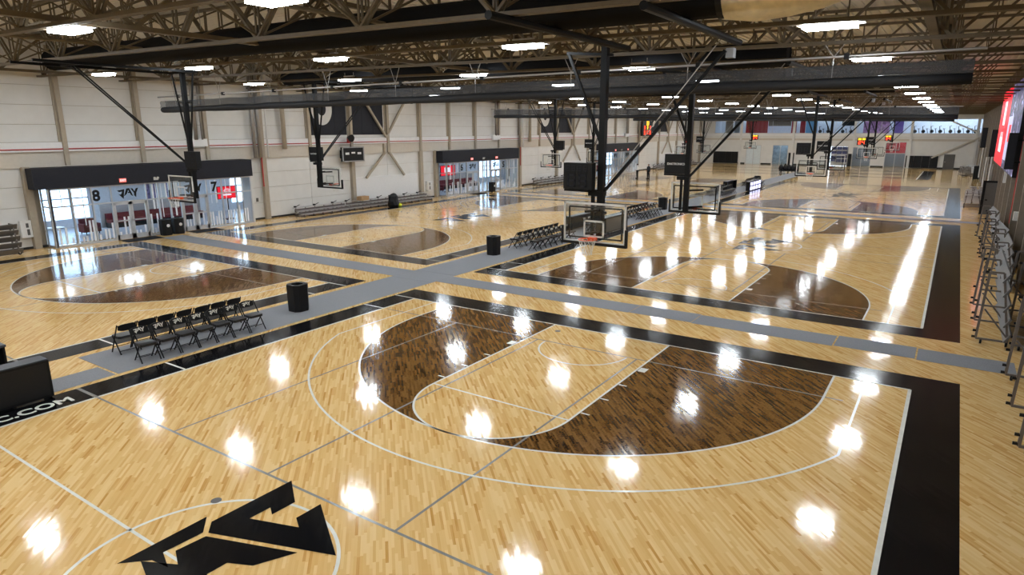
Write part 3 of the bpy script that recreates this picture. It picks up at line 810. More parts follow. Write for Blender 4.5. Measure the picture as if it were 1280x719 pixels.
divider(-19.1, 15.5, 2.3, 'nearest rolled grey divider curtain hung across the hall above the cross aisle', 6.82)
divider(-20.2, 15.2, 33.65, 'second rolled grey divider curtain across the hall, beyond the second courts', 6.64, -.0125, .45)
divider(-20.2, 14.8, 65.0, 'farthest rolled grey divider curtain across the hall', 6.75, -.01, .45)

# ------------------------------------------------------------------ basketball hoops
def digits(mb_r, mb_y, x, y, z, w, h):
    pass
def hoop(cx, Y0, s, side, lab, lit=False, word=False, beams=True):
    """s: playing direction along Y (hoop faces s). side 'r' folds sideways, 'l' folds forward."""
    Yb = Y0 + s * 1.22
    t = thing('basketball_hoop', lab, 'basketball hoop', (cx, Yb, 0), group='ceiling hung basketball hoops')
    def P(x, l, z): return (x, s * l, z)
    def part(name, mb, mat, par=t, smooth=False, label=None):
        mb.v = [(x, s * y, z) for x, y, z in mb.v]
        if s < 0: mb.f = [tuple(reversed(f)) for f in mb.f]
        return obj(name, mb, mat, par, smooth=smooth, label=label)
    W, z0, z1 = .915, 2.9, 3.97
    bb = part('backboard', MB().box(-W, W, -.012, .012, z0, z1), M_BOARD_GLASS)
    e = .05
    part('white_border', MB().box(-W, W, -.014, .018, z1 - e, z1).box(-W, W, -.014, .018, z0, z0 + e).box(-W, -W + e, -.014, .018, z0, z1).box(W - e, W, -.014, .018, z0, z1), M_WHITE, bb)
    part('target_square', MB().box(-.305, .305, .013, .017, 3.05, 3.1).box(-.305, .305, .013, .017, 3.46, 3.51).box(-.305, -.255, .013, .017, 3.05, 3.51).box(.255, .305, .013, .017, 3.05, 3.51), M_WHITE, bb)
    part('edge_padding', MB().box(-W - .05, W + .05, -.05, .045, z0 - .06, z0 + .015).box(-W - .05, -W + .005, -.05, .045, z0, z0 + .42).box(W - .005, W + .05, -.05, .045, z0, z0 + .42), M_BLACK, bb)
    part('steel_frame', MB().bar((-.78, -.06, z0 + .12), (.78, -.06, z0 + .12), .04).bar((-.78, -.06, z1 - .13), (.78, -.06, z1 - .13), .04).bar((-.78, -.06, z0 + .12), (-.78, -.06, z1 - .13), .035).bar((.78, -.06, z0 + .12), (.78, -.06, z1 - .13), .035), M_BLACK_METAL, bb)
    rim = part('rim', MB().torus((0, .38, 3.05), .2286, .011, 24, 6), M_ORANGE, smooth=True)
    part('rim_bracket', MB().box(-.11, .11, .012, .16, 2.98, 3.06).bar((-.1, .1, 3.03), (-.2, .28, 3.045), .025).bar((.1, .1, 3.03), (.2, .28, 3.045), .025).bar((0, .05, 2.96), (0, .16, 3.04), .03), M_ORANGE, rim)
    net = MB(); lv = [(0, .225), (.1, .2), (.2, .165), (.3, .14), (.4, .13)]
    for j in range(4):
        for i in range(12):
            for d in (-.5, .5):
                a = 2 * math.pi * (i + .5 * j) / 12; b = 2 * math.pi * (i + .5 * j + d) / 12
                net.bar((lv[j][1] * math.cos(a), .38 + lv[j][1] * math.sin(a), 3.04 - lv[j][0]), (lv[j + 1][1] * math.cos(b), .38 + lv[j + 1][1] * math.sin(b), 3.04 - lv[j + 1][0]), .006)
    part('net', net, M_NET, rim)
    ml = -.62
    mx = -.12 if side == 'r' else 0.0
    def zz(x): return zc(cx + x) - .1
    part('mast', MB().bar((mx, ml, 2.95), (mx, ml, zz(mx)), .17), M_BLACK_METAL)
    part('height_adjuster', MB().bar((mx - .22, ml + .05, 3.0), (mx - .22, ml + .05, 4.15), .08).box(mx - .35, mx + .1, ml - .12, ml + .1, 4.1, 4.22), M_BLACK_METAL)
    for z in (3.12, 3.72):
        part('support_arm', MB().bar((mx, ml, z), (-.3, -.06, z), .06).bar((mx, ml, z), (.3, -.06, z), .06), M_BLACK_METAL)
    if side == 'r':
        part('boom', MB().tube((.25, 5.1, zz(.2) - .02), (.25, -1.2, zz(.2) - .02), .085, 10), M_BLACK_METAL)
        part('boom', MB().tube((3.1, 4.6, zz(3.1) - .02), (3.1, -1.3, zz(3.1) - .02), .08, 10), M_BLACK_METAL)
        part('header_bar', MB().bar((-1.25, ml, zz(0) - .1), (.1, ml, zz(0) - .22), .07), M_BLACK_METAL)
        part('side_brace', MB().bar((-1.2, ml, zz(0) - .1), (mx - .05, ml, 5.5), .075), M_BLACK_METAL)
        part('fold_brace', MB().bar((mx + .08, ml, 4.22), (2.98, ml, zz(3) - .25), .075), M_BLACK_METAL)
        part('hoist_cable', MB().bar((mx + .1, ml, 4.35), (2.85, ml, zz(3)), .02), M_STEEL)
        part('hoist_motor', MB().cbox(3.05, ml - .2, zz(3.1) - .3, .18, .2, .22), M_GREY)
        co = -.64
    else:
        for sx in (-1, 1):
            part('side_brace', MB().bar((sx * .8, ml, zz(0)), (sx * .06, ml, 5.1), .055), M_BLACK_METAL)
        part('cross_tie', MB().bar((-.5, ml, 7.05), (0, ml, 6.95), .045).bar((.5, ml, 7.05), (0, ml, 6.95), .045), M_BLACK_METAL)
        part('header_bar', MB().bar((-1.1, ml, zz(-1)), (1.1, ml, zz(1)), .08), M_BLACK_METAL)
        for sx in (-.9, .9):
            part('boom', MB().bar((sx, 5.2, zz(sx)), (sx, ml, zz(sx)), .09), M_BLACK_METAL)
        for bx_ in (.12, -.12): part('fold_brace', MB().bar((bx_ * .4, ml + .1, 4.35), (bx_, 3.6, zz(0)), .045), M_BLACK_METAL)
        part('brace_bar', MB().bar((-.95, 3.6, zz(-1)), (.95, 3.6, zz(1)), .06), M_BLACK_METAL)
        co = .6 if s < 0 else -.57
    # shot clock
    ck = part('shot_clock', MB().box(co - .43, co + .43, -.42, -.2, 4.29, 4.99), M_BLACK)
    part('clock_bracket', MB().bar((co, -.4, 4.24), (mx, ml, 4.24), .06).box(co - .45, co + .3, -.38, -.28, 4.22, 4.28), M_BLACK_METAL, ck)
    if s < 0:
        fy = -.196
        segs = MB(); segy = MB()
        def seg(mb, x, z, w, h, on):
            th = w * .2
            if on[0]: mb.box(x, x + w, fy, fy + .004, z + h - th, z + h)
            if on[1]: mb.box(x, x + w, fy, fy + .004, z + h / 2 - th / 2, z + h / 2 + th / 2)
            if on[2]: mb.box(x, x + w, fy, fy + .004, z, z + th)
            if on[3]: mb.box(x, x + th, fy, fy + .004, z + h / 2, z + h)
            if on[4]: mb.box(x, x + th, fy, fy + .004, z, z + h / 2)
            if on[5]: mb.box(x + w - th, x + w, fy, fy + .004, z + h / 2, z + h)
            if on[6]: mb.box(x + w - th, x + w, fy, fy + .004, z, z + h / 2)
        four, two, eight = (0, 1, 0, 1, 0, 1, 1), (1, 1, 1, 0, 1, 1, 0), (1,) * 7
        if lit:
            # digits must read left to right in the picture; part() mirrors y only, so x stays
            seg(segs, co - .3, 4.33, .24, .34, two); seg(segs, co + .04, 4.33, .24, .34, four)
            seg(segy, co - .32, 4.75, .12, .18, eight); seg(segy, co - .16, 4.75, .12, .18, eight); seg(segy, co + .06, 4.75, .12, .18, eight); seg(segy, co + .22, 4.75, .12, .18, eight)
            part('lit_digits', segs, M_DIGIT_RED, ck, label='glowing red clock digits'); part('lit_digits', segy, M_DIGIT_YEL, ck, label='glowing yellow clock digits')
        else:
            seg(segs, co - .3, 4.35, .24, .34, eight); seg(segs, co + .04, 4.35, .24, .34, eight)
            for q in range(4): seg(segs, co - .36 + .18 * q, 4.77, .12, .16, eight)
            part('dark_digits', segs, M_FASCIA, ck)
    if word:
        Mx = frame_m((cx + co, Yb + s * (-.426), 4.64), (1, 0, 0), (0, 0, 1))
        tx = text('maker_lettering', 'DAKTRONICS', M_WHITE, .105, Matrix.Translation((co, s * (-.424), 4.64)) @ frame_m((0, 0, 0), (1, 0, 0), (0, 0, 1)), None, .003, 1.0, .0005)
        tx.parent = ck
    return t
hl = [(0.0, -1, 'facing the camera before the cross aisle'), (5.73, 1, 'seen from behind past the cross aisle'), (31.35, -1, 'at the second court\'s far baseline'), (37.08, 1, 'at the third court\'s near baseline'), (62.7, -1, 'at the third court\'s far baseline'), (68.4, 1, 'just beyond the farthest curtain'), (94.0, -1, 'closest to the far wall')]
for i, (Y0, s, w) in enumerate(hl):
    hoop(RCX, Y0, s, 'r', 'side folding hoop of the screen wall courts, ' + w, lit=(i in (4, 6)), word=(s > 0))
    hoop(LCX, Y0, s, 'l', 'forward folding hoop of the entrance wall courts, ' + w, lit=(i in (4, 6)), word=(s > 0))

# ------------------------------------------------------------------ folding chairs
def make_chair():
    t = thing('folding_chair', '', 'chair', (0, 0, 0), group='black folding chairs along the aisle')
    seat = MB()
    pts = [(.2, -.17), (.2, .17), (.16, .205), (-.14, .19), (-.19, .14), (-.19, -.14), (-.14, -.19), (.16, -.205)]
    seat.poly(pts, .40, .465)
    obj('seat', seat, M_SEATPAD, t)
    bk = MB(); n = 6
    for sgn, off in ((1, 0.0), (-1, -.022)):
        for i in range(n + 1):
            a = -1 + 2 * i / n
            y = a * .215; x = -.235 - .035 * (1 - a * a) + off
            zt = .80 - .03 * a ** 4; zb = .62 + .03 * a ** 4
            bk.v += [(x, y, zb), (x - .03, y, zt)]
    m = 2 * (n + 1)
    for i in range(n):
        bk.f.append((2 * i, 2 * i + 2, 2 * i + 3, 2 * i + 1)); bk.f.append((m + 2 * i, m + 2 * i + 1, m + 2 * i + 3, m + 2 * i + 2))
        bk.f.append((2 * i + 1, 2 * i + 3, m + 2 * i + 3, m + 2 * i + 1)); bk.f.append((2 * i, m + 2 * i, m + 2 * i + 2, 2 * i + 2))
    bk.f += [(0, 1, m + 1, m), (2 * n, m + 2 * n, m + 2 * n + 1, 2 * n + 1)]
    b = obj('backrest', bk, M_BLACK, t)
    lg = logo_mb(.055, lambda a, bb: (-.262 - .03 * (bb + .06) / .18 + .004, a, .715 + bb), GLASS_LOGO)
    obj('emblem', lg, M_LINE, b, label='white emblem on the backrest')
    for sy in (-1, 1):
        obj('front_leg', MB().tube((-.26, sy * .225, .79), (.22, sy * .225, 0.0), .016, 6), M_BLACK_METAL, t)
        obj('rear_leg', MB().tube((.12, sy * .2, .43), (-.22, sy * .2, 0.0), .016, 6), M_BLACK_METAL, t)
    obj('cross_bar', MB().tube((.13, -.225, .15), (.13, .225, .15), .009, 6), M_BLACK_METAL, t)
    obj('cross_bar', MB().tube((-.16, -.2, .08), (-.16, .2, .08), .009, 6), M_BLACK_METAL, t)
    return t
chair0 = make_chair(); chair_used = False
chair0.scale = (1.06, 1.06, 1.06)
def place_chair(x, y, rz, lab):
    global chair_used
    loc = (x, y, 0.0092)
    if not chair_used:
        chair_used = True; chair0.location = loc; chair0.rotation_euler = (0, 0, rz); chair0['label'] = lab
    else: dup(chair0, loc, rz, lab)
blocks = [('nearest block', -8.68, 7), ('second block', 10.55, 8), ('third block', 23.9, 7), ('fourth block', 42.2, 8), ('farthest block', 54.2, 6)]
for bn, ys, n in blocks:
    for i in range(n):
        y = ys + .53 * i
        place_chair(-1.52 + random.uniform(-.02, .02), y, random.uniform(-.05, .05), 'black folding chair facing the screen wall, %s, %s along' % (bn, ORD[i]))
        place_chair(-2.72 + random.uniform(-.02, .02), y + .02, math.pi + random.uniform(-.05, .05), 'black folding chair facing the entrance wall, %s, %s along' % (bn, ORD[i]))

# ------------------------------------------------------------------ scorer tables with screen fronts
M_TOP = flat('table_top_grey', (.05, .056, .07), .4)
def scorer(x, y0, y1, face, lab, lit=False, h=.9, scr=None):
    ym = (y0 + y1) / 2
    t = thing('scorer_table', lab, 'table', (x, ym, 0.0092), group='scorer tables with screen fronts')
    L = (y1 - y0) / 2
    obj('table_top', MB().box(-.2, .2, -L, L, h - .05, h), M_TOP, t)
    fx = .16 * face
    obj('front_panel', MB().box(min(fx, fx + .07 * face), max(fx, fx + .07 * face), -L, L, .03, h - .02), M_BLACK, t)
    obj('screen', MB().box(min(fx + .07 * face, fx + .075 * face), max(fx + .07 * face, fx + .075 * face), -L + .06, L - .06, .08, h - .08), scr or (M_SCREEN_BLUE if lit else M_SCREEN_DARK), t)
    for sy in (-1, 1):
        obj('end_leg', MB().box(-.18, .18, sy * (L - .05) - .025, sy * (L - .05) + .025, 0, h - .05), M_BLACK_METAL, t)
    if lit:
        gx = fx + .077 * face
        for i in range(1, 4):
            obj('screen_seam', MB().box(min(fx + .07 * face, gx), max(fx + .07 * face, gx), -L + 2 * L * i / 4 - .12, -L + 2 * L * i / 4 + .12, .06, h - .06), M_BLACK, t)
        obj('screen_seam', MB().box(min(fx + .07 * face, gx), max(fx + .07 * face, gx), -L, L, .42, .52), M_BLACK, t)
    return t
scorer(-1.06, -14.5, -11.14, 1, 'black scorer table with dark screen beside the sideline lettering')
scorer(-3.0, -14.5, -11.25, -1, 'black scorer table facing the entrance wall courts at the picture edge')
scorer(-1.06, 17.2, 20.25, 1, 'small scorer table with grey screen behind the nearest glass backboard', scr=M_SCREEN_GREY)
for i in range(5): place_chair(-2.0, 17.3 + .6 * i, random.uniform(-.1, .1), 'black folding chair behind the grey screened scorer table, %s along' % ORD[i])
scorer(-3.0, 16.8, 20.2, -1, 'scorer table facing the second entrance wall court')
scorer(-1.06, 49.1, 53.2, 1, 'scorer table with bright blue white screen between the far chair blocks', True)
scorer(-3.0, 48.3, 51.7, -1, 'scorer table facing the third entrance wall court')

# ------------------------------------------------------------------ bins
def waste_bin(x, y, lab, h=.9, r=.3, mark=False):
    t = thing('waste_bin', lab, 'bin', (x, y, 0.0092), group='black waste bins')
    c = .13
    def oct_(r): return [(r, -r + c), (r, r - c), (r - c, r), (-r + c, r), (-r, r - c), (-r, -r + c), (-r + c, -r), (r - c, -r)]
    mb = MB(); lv = [(r * .95, 0), (r * .97, .05), (r, h - .06), (r, h)]
    for rr, z in lv: mb.v += [(px, py, z) for px, py in oct_(rr)]
    for j in range(3):
        for i in range(8): mb.f.append((j * 8 + i, j * 8 + (i + 1) % 8, (j + 1) * 8 + (i + 1) % 8, (j + 1) * 8 + i))
    mb.f.append(tuple(range(7, -1, -1)))
    obj('bin_body', mb, M_BLACK, t)
    lid = MB(); inn = r * .55
    o8 = oct_(r); i8 = [(px * .55, py * .55) for px, py in o8]; d8 = i8
    lid.v += [(a, b, h) for a, b in o8] + [(a, b, h) for a, b in i8] + [(a, b, h - .12) for a, b in d8]
    for i in range(8):
        j = (i + 1) % 8
        lid.f.append((i, j, 8 + j, 8 + i)); lid.f.append((8 + i, 8 + j, 16 + j, 16 + i))
    lid.f.append(tuple(range(16, 24)))
    obj('lid', lid, M_BLACK, t)
    if mark:
        obj('round_badge', MB().tube((r - .02, 0, h * .62), (r + .015, 0, h * .62), .09, 14), M_WHITE, t, label='white round badge')
    return t
waste_bin(-2.2, -3.3, 'black waste bin on the aisle carpet past the nearest chair block')
waste_bin(-2.55, 8.45, 'black waste bin on the aisle carpet before the second chair block')
waste_bin(-2.45, 30.3, 'black waste bin on the aisle carpet past the third chair block')
waste_bin(-2.4, 58.3, 'black waste bin on the aisle carpet past the farthest chair block')
waste_bin(-21.75, 3.05, 'black bin with round badge at the nearest entrance, closer to the exit sign doors', mark=True, r=.29)
waste_bin(-21.75, 3.78, 'black bin with round badge at the nearest entrance, closer to number 7', mark=True, r=.29)
waste_bin(-21.75, 35.3, 'black bin before the glass of the second entrance', mark=True)

# ------------------------------------------------------------------ glass entrances
VX = -22.2
def entrance(k, lab, digits_):
    y = PER * k
    t = thing('glass_entrance', lab, 'entrance', (VX, y, 0), group='glass entrances with charcoal fascia')
    Y0, Y1 = -2.4, 9.12
    obj('fascia', MB().box(-.95, .12, -3.0, 9.25, 3.0, 4.03), M_FASCIA, t)
    obj('plinth', MB().box(-.06, .04, Y0, .55, 0, .1).box(-.06, .04, 2.42, 4.4, 0, .1).box(-.06, .04, 6.05, Y1, 0, .1).box(-.9, 0, Y0 - .02, Y0 + .06, 0, .1), M_FRAME, t)
    obj('head_rail', MB().box(-.06, .04, Y0, Y1, 2.92, 3.0).box(-.06, .04, Y0, Y1, 2.03, 2.1), M_FRAME, t)
    ym = [-2.36, -1.4, -.42, .55, 2.42, 3.1, 3.75, 4.4, 6.05, 7.05, 8.05, 9.08]
    for i, a in enumerate(ym):
        obj('mullion', MB().box(-.07, .05, a - .035, a + .035, 0, 3.0), M_FRAME, t)
    obj('mullion', MB().box(-.07, .05, Y0 - .05, Y0 + .1, 0, 3.0), M_FRAME, t)
    for i in range(len(ym) - 1):
        a, b = ym[i] + .035, ym[i + 1] - .035
        door = abs(ym[i] - .55) < .01 or abs(ym[i] - 4.4) < .01
        if not door: obj('pane', MB().box(-.015, -.005, a, b, .1, 2.03), M_GLASS, t)
        obj('pane', MB().box(-.015, -.005, a, b, 2.1, 2.92), M_GLASS, t)
        if door:
            w = (b - a) / 2
            for q in range(2):
                d0 = a + w * q + .01; d1 = d0 + w - .02
                d = obj('door', MB().box(-.03, .03, d0, d0 + .11, .01, 2.03).box(-.03, .03, d1 - .11, d1, .01, 2.03).box(-.03, .03, d0, d1, 1.9, 2.03).box(-.03, .03, d0, d1, .01, .27).box(-.03, .03, d0, d1, 1.0, 1.06), M_FRAME, t)
                obj('pane', MB().box(-.006, .002, d0 + .11, d1 - .11, .27, 1.9), M_GLASS, d)
                hy = d1 - .06 if q == 0 else d0 + .06
                obj('push_bar', MB().box(.03, .09, d0 + .1, d1 - .1, 1.0, 1.05), M_ALU, d)
    # side return
    obj('mullion', MB().box(-.93, -.86, Y0 - .03, Y0 + .04, 0, 3.0), M_FRAME, t)
    obj('pane', MB().box(-.86, -.06, Y0, Y0 + .01, .1, 2.05), M_GLASS, t)
    obj('pane', MB().box(-.86, -.06, Y0, Y0 + .01, 2.1, 2.95), M_GLASS, t)
    obj('mullion', MB().box(-.9, -.06, Y0 - .02, Y0 + .03, 2.03, 2.1), M_FRAME, t)
    obj('side_wall', MB().box(-.95, 0, Y1 + .02, Y1 + .12, 0, 3.0), M_WALL, t)
    # frosted bar decals at the foot of the glass
    rnd = random.Random(5 + k)
    fb = MB()
    for (a, b) in ((-2.2, .5), (2.5, 4.3), (6.1, 8.8), (.75, 1.3), (1.6, 2.2), (4.6, 5.1), (5.35, 5.9)):
        q = a
        while q < b:
            fb.box(.004, .007, q, q + .1, .14, .14 + rnd.choice((.3, .55, .85, 1.1))); q += rnd.choice((.17, .22, .28))
    for q in (2.75, 2.95, 3.25, 3.5, 4.0, 4.15, 6.3, 6.6, 7.3, 7.6, 8.4, -1.9, -.9):
        fb.box(.004, .007, q, q + rnd.choice((.05, .1)), rnd.choice((1.0, 1.5, 2.1)), 2.9)
    obj('frosted_bar_decal', fb, M_FROST, t)['kind'] = 'stuff'
    for yc_, sz in ((1.45, .235), (5.2, .235)):
        obj('glass_emblem', logo_mb(sz, lambda a, b: (.008, yc_ + a, 2.5 + b), GLASS_LOGO), M_BLACK, t, label='black angular emblem on the glass')
    for (dg, yy) in digits_:
        o = text('glass_number', dg, M_BLACK, .78, frame_m((.01, yy, 2.47), (0, 1, 0), (0, 0, 1)), None, .03)
        o.parent = t
    for yy in (1.2, 5.2):
        e = thing('exit_sign', 'small red exit sign on the fascia of the %s entrance, %s' % (lab.split()[0], 'nearer one' if yy < 3 else 'farther one'), 'exit sign', (VX + .12, y + yy, 3.22), group='exit signs')
        obj('sign_face', MB().box(0, .05, -.17, .17, -.1, .1), M_EXIT, e)
        ot = text('sign_letters', 'EXIT', M_SCREEN_WHITE, .15, frame_m((.054, 0, 0), (0, 1, 0), (0, 0, 1)), None, .004); ot.parent = e
    c = obj('emergency_light', MB().box(.11, .19, 2.88, 3.12, 3.13, 3.23), M_WHITE, t, label='white twin emergency light')
    for q in (-.09, .09): obj('lamp_head', MB().tube((.17, 3.0 + q, 3.26), (.24, 3.0 + q, 3.25), .055, 10), M_WHITE, c)
    return t
entrance(0, 'nearest glass entrance with number 8 and charcoal fascia in the side wall', (('8', -.2), ('7', 6.55)))
entrance(1, 'middle glass entrance with charcoal fascia in the side wall', (('6', -.2), ('5', 6.55)))
entrance(2, 'farthest glass entrance with charcoal fascia in the side wall', ())

# ------------------------------------------------------------------ lobby behind the glass
LXB = -29.5
lob = MB()
wins = []
for r in range(3):
    wins += [(-1.6 + PER * r, 2.6 + PER * r), (12.4 + PER * r, 16.5 + PER * r)]
cur = -12.0
for a, b in wins:
    lob.box(LXB - .2, LXB, cur, a, 0, 3.2); lob.box(LXB - .2, LXB, a, b, 0, .55); lob.box(LXB - .2, LXB, a, b, 2.95, 3.2); cur = b
lob.box(LXB - .2, LXB, cur, 95, 0, 3.2)
lob.box(LXB - .2, XL - .25, -12.2, -12, 0, 3.2).box(LXB - .2, XL - .25, 95, 95.2, 0, 3.2)
struct('wall_back', lob, M_LOBBY)
struct('ceiling_1', MB().box(LXB - .2, XL - .26, -12.2, 95.2, 3.2, 3.35), M_LOBBY)
struct('floor_1', MB().box(LXB - .2, XL - .2, -12.2, 95.2, 0.002, 0.01), M_LOBBY_FLOOR)
n = 1
for a, b in wins:
    w = thing('window_%d' % (20 + n), None, None, (LXB, a, 0), kind='structure'); n += 1
    cnt = 4; s = (b - a) / cnt
    for i in range(cnt + 1): obj('window_frame', MB().box(-.12, -.03, s * i - .05, s * i + .05, .55, 2.95), M_FRAME, w)
    obj('window_frame', MB().box(-.12, -.03, 0, b - a, 1.75, 1.83), M_FRAME, w)
    for i in range(cnt):
        obj('pane', MB().box(-.085, -.08, s * i + .05, s * (i + 1) - .05, .55, 1.75), M_GLASS, w)
        obj('pane', MB().box(-.085, -.08, s * i + .05, s * (i + 1) - .05, 1.83, 2.95), M_GLASS, w)
for r in range(3):
    for yy in (-1.0, 3.0, 7.0, 11.0):  # added emissive panels, put in to brighten the lobby
        l = thing('lobby_fill_light', 'added square lobby fill light behind the %s glass entrance, %s from its near end' % (['nearest', 'middle', 'farthest'][r], ORD[int((yy + 1) / 4)]), 'ceiling light', (-26.3, yy + PER * r, 3.2), group='added lobby fill lights')
        obj('diffuser', MB().box(-.6, .6, -.6, .6, -.03, -.02), M_LOBBY_FILL, l)
        obj('light_frame', MB().box(-.65, .65, -.65, -.6, -.04, 0).box(-.65, .65, .6, .65, -.04, 0).box(-.65, -.6, -.6, .6, -.04, 0).box(.6, .65, -.6, .6, -.04, 0), M_WHITE, l)
    place = ['nearest', 'middle', 'farthest'][r]
    s = thing('bench_sofa', 'long red bench sofa in the lobby behind the %s glass entrance' % place, 'sofa', (-27.4, 5.6 + PER * r, 0.01), group='red lobby sofas')
    obj('base', MB().box(-.35, .35, -3.0, 3.0, 0, .3), M_BLACK, s)
    for i in range(4):
        obj('seat_cushion', MB().box(-.3, .4, -3.0 + 1.5 * i + .02, -1.5 + 1.5 * i - .02, .3, .48), M_REDCLOTH, s)
        obj('back_cushion', MB().box(-.42, -.2, -3.0 + 1.5 * i + .02, -1.5 + 1.5 * i - .02, .48, .85), M_REDCLOTH, s)
    p = tag(obj('low_partition', MB().box(-27.95, -27.85, 2.4 + PER * r, 8.9 + PER * r, .012, 1.45), flat('partition_grey', (.30, .285, .285), .6)), 'low grey partition behind the red sofa of the %s lobby' % place, 'partition', 'lobby partitions')
    s2 = thing('armchair', 'red lobby armchair near the windows behind the %s glass entrance' % place, 'armchair', (-26.0, 0.9 + PER * r, 0.01), group='red armchairs')
    obj('seat', MB().box(-.35, .35, -.35, .35, .12, .42), M_REDCLOTH, s2); obj('backrest', MB().box(-.4, -.25, -.4, .4, .12, .85), M_REDCLOTH, s2)
    for sy in (-1, 1): obj('armrest', MB().box(-.35, .35, sy * .4 - .06, sy * .4 + .06, .12, .6), M_REDCLOTH, s2)
    for sx in (-.3, .3):
        for sy in (-.35, .35): obj('leg', MB().bar((sx, sy, 0), (sx, sy, .13), .04), M_BLACK, s2)
    tb = thing('side_table', 'white lobby table behind the %s glass entrance' % place, 'table', (-24.8, -1.55 + PER * r, 0.01), group='white lobby tables')
    obj('table_top', MB().box(-.4, .4, -.6, .6, .68, .72), M_WHITE, tb)
    for sx in (-.34, .34):
        for sy in (-.54, .54): obj('leg', MB().bar((sx, sy, 0), (sx, sy, .68), .04), M_STEEL, tb)
tv = thing('wall_screen', 'red lit screen with white oval mark behind the nearest entrance glass', 'screen', (-25.0, 9.2, 1.8))
obj('casing', MB().box(-.08, 0, -.72, .72, -.42, .42), M_BLACK, tv)
obj('display', MB().box(0, .01, -.68, .68, -.39, .39), M_SCREEN_RED, tv)
ov = MB()
for R0, R1, sc in ((.2, .24, 1.6),):
    ov.ring((0, 0), .13, .17, 0, 0, 2 * math.pi, 24)
mk = MB(); mk.ring((0, 0), .13, .17, 0, 0, 2 * math.pi, 24); mk.ring((0, 0), .06, .09, 0, 0, 2 * math.pi, 20)
mk.v = [(.013, x * 1.4, .12 + y * .8) for x, y, z in mk.v]
obj('oval_mark', mk, M_SCREEN_WHITE, tv)
obj('word_bar', MB().box(.012, .014, -.3, .3, -.2, -.1), M_SCREEN_WHITE, tv)
obj('stand', MB().bar((-.05, 0, -1.79), (-.05, 0, -.3), .08).box(-.3, .25, -.35, .35, -1.79, -1.75), M_BLACK, tv)
tv2 = thing('wall_screen', 'red lit screen behind the middle entrance glass', 'screen', (-25.0, 32.6, 2.05))
obj('casing', MB().box(-.08, 0, -1.1, 1.1, -.5, .5), M_BLACK, tv2)
obj('display', MB().box(0, .01, -1.05, 1.05, -.46, .46), M_SCREEN_RED, tv2)
obj('white_mark', MB().box(.012, .014, -.55, .3, -.15, .3), M_SCREEN_WHITE, tv2)
obj('stand', MB().bar((-.05, 0, -2.04), (-.05, 0, -.4), .08).box(-.3, .25, -.35, .35, -2.04, -2.0), M_BLACK, tv2)
for i, yy in enumerate((3.85, 4.25, 5.1)):
    b = tag(obj('hanging_banner', MB().box(-25.02, -25.0, yy, yy + .26, 1.75, 2.85), flat('banner_violet_%d' % i, (.35, .32, .75), .7, 0, .3, .6, 6)), 'violet and white lobby banner, %s of three beside the first doors' % ORD[i], 'banner', 'lobby banners')

# ------------------------------------------------------------------ things on the side wall
def bleacher(x, y0, lab, L=4.55):
    t = thing('low_bleacher', lab, 'bleacher', (x, y0 + L / 2, 0), group='low aluminium bleachers along the entrance wall')
    for (dx, z, w, nm_) in ((-.62, .62, .26, 'seat_plank'), (-.2, .42, .26, 'seat_plank'), (.22, .22, .26, 'seat_plank'), (-.36, .27, .22, 'foot_plank'), (.02, .12, .22, 'foot_plank')):
        obj(nm_, MB().box(dx - w / 2, dx + w / 2, -L / 2, L / 2, z - .045, z), M_ALU, t)
    obj('plank_shade_strip', MB().box(-.50, -.48, -L / 2, L / 2, .30, .52), M_STEEL_BROWN, t)  # brown strips standing in for the shadow at the plank fronts
    obj('plank_shade_strip', MB().box(-.08, -.06, -L / 2, L / 2, .14, .33), M_STEEL_BROWN, t)
    for i in range(6):
        yy = -L / 2 + .2 + (L - .4) * i / 5
        obj('support_frame', MB().bar((-.72, yy, .03), (.35, yy, .03), .06).bar((-.62, yy, .03), (-.62, yy, .58), .05).bar((-.2, yy, .03), (-.2, yy, .39), .05).bar((.22, yy, .03), (.22, yy, .18), .05).bar((-.68, yy, .08), (.2, yy, .19), .04), M_BROWN_STEEL, t)
        if i % 2 == 0: obj('fold_bracket', MB().box(-.7, -.55, yy - .1, yy + .02, .62, .72).bar((-.62, yy, .66), (-.45, yy + .22, .8), .04), M_BLACK, t)
    return t
j = 0
bl0 = None
ys = [12.3, 16.95, 21.6, 24.0, 43.6, 48.25, 52.9, 55.3, 75.0, 79.6, 84.2, 88.8]
ys = [12.4, 17.05, 21.7, 43.7, 48.35, 53.0, 77.9, 82.55, 87.2, 91.85]
names = ['first of three past the nearest entrance', 'second of three past the nearest entrance', 'third of three past the nearest entrance', 'first of three past the middle entrance', 'second of three past the middle entrance', 'third of three past the middle entrance', 'first past the farthest entrance', 'second past the farthest entrance', 'third past the farthest entrance', 'fourth past the farthest entrance']
for i, yy in enumerate(ys):
    if bl0 is None: bl0 = bleacher(-21.75, yy, 'low aluminium bleacher, ' + names[i])
    else: dup(bl0, (-21.75, yy + 4.55 / 2, 0), 0, 'low aluminium bleacher, ' + names[i])
bx = thing('cardboard_box', 'brown cardboard box on the low bleachers under the scoreboard', 'box', (-21.95, 18.55, .625))
obj('carton', MB().box(-.25, .25, -.4, .4, 0, .3), M_CARD, bx); obj('flap', MB().box(-.25, -.1, -.4, .4, .3, .31).box(.12, .25, -.4, .4, .3, .31), M_CARD, bx)
bg = thing('black_bag', 'black bag with yellow spot on the floor before the low bleachers', 'bag', (-20.75, 20.6, 0))
mb = MB().lathe((0, 0, 0), [(.42, 0), (.5, .15), (.48, .45), (.36, .8), (.2, 1.0), (.05, 1.06)], 10)
mb.v = [(x * (.8 + .1 * math.sin(9 * z)), y * 1.05 + .06 * math.sin(7 * z + 3 * x), z) for x, y, z in mb.v]
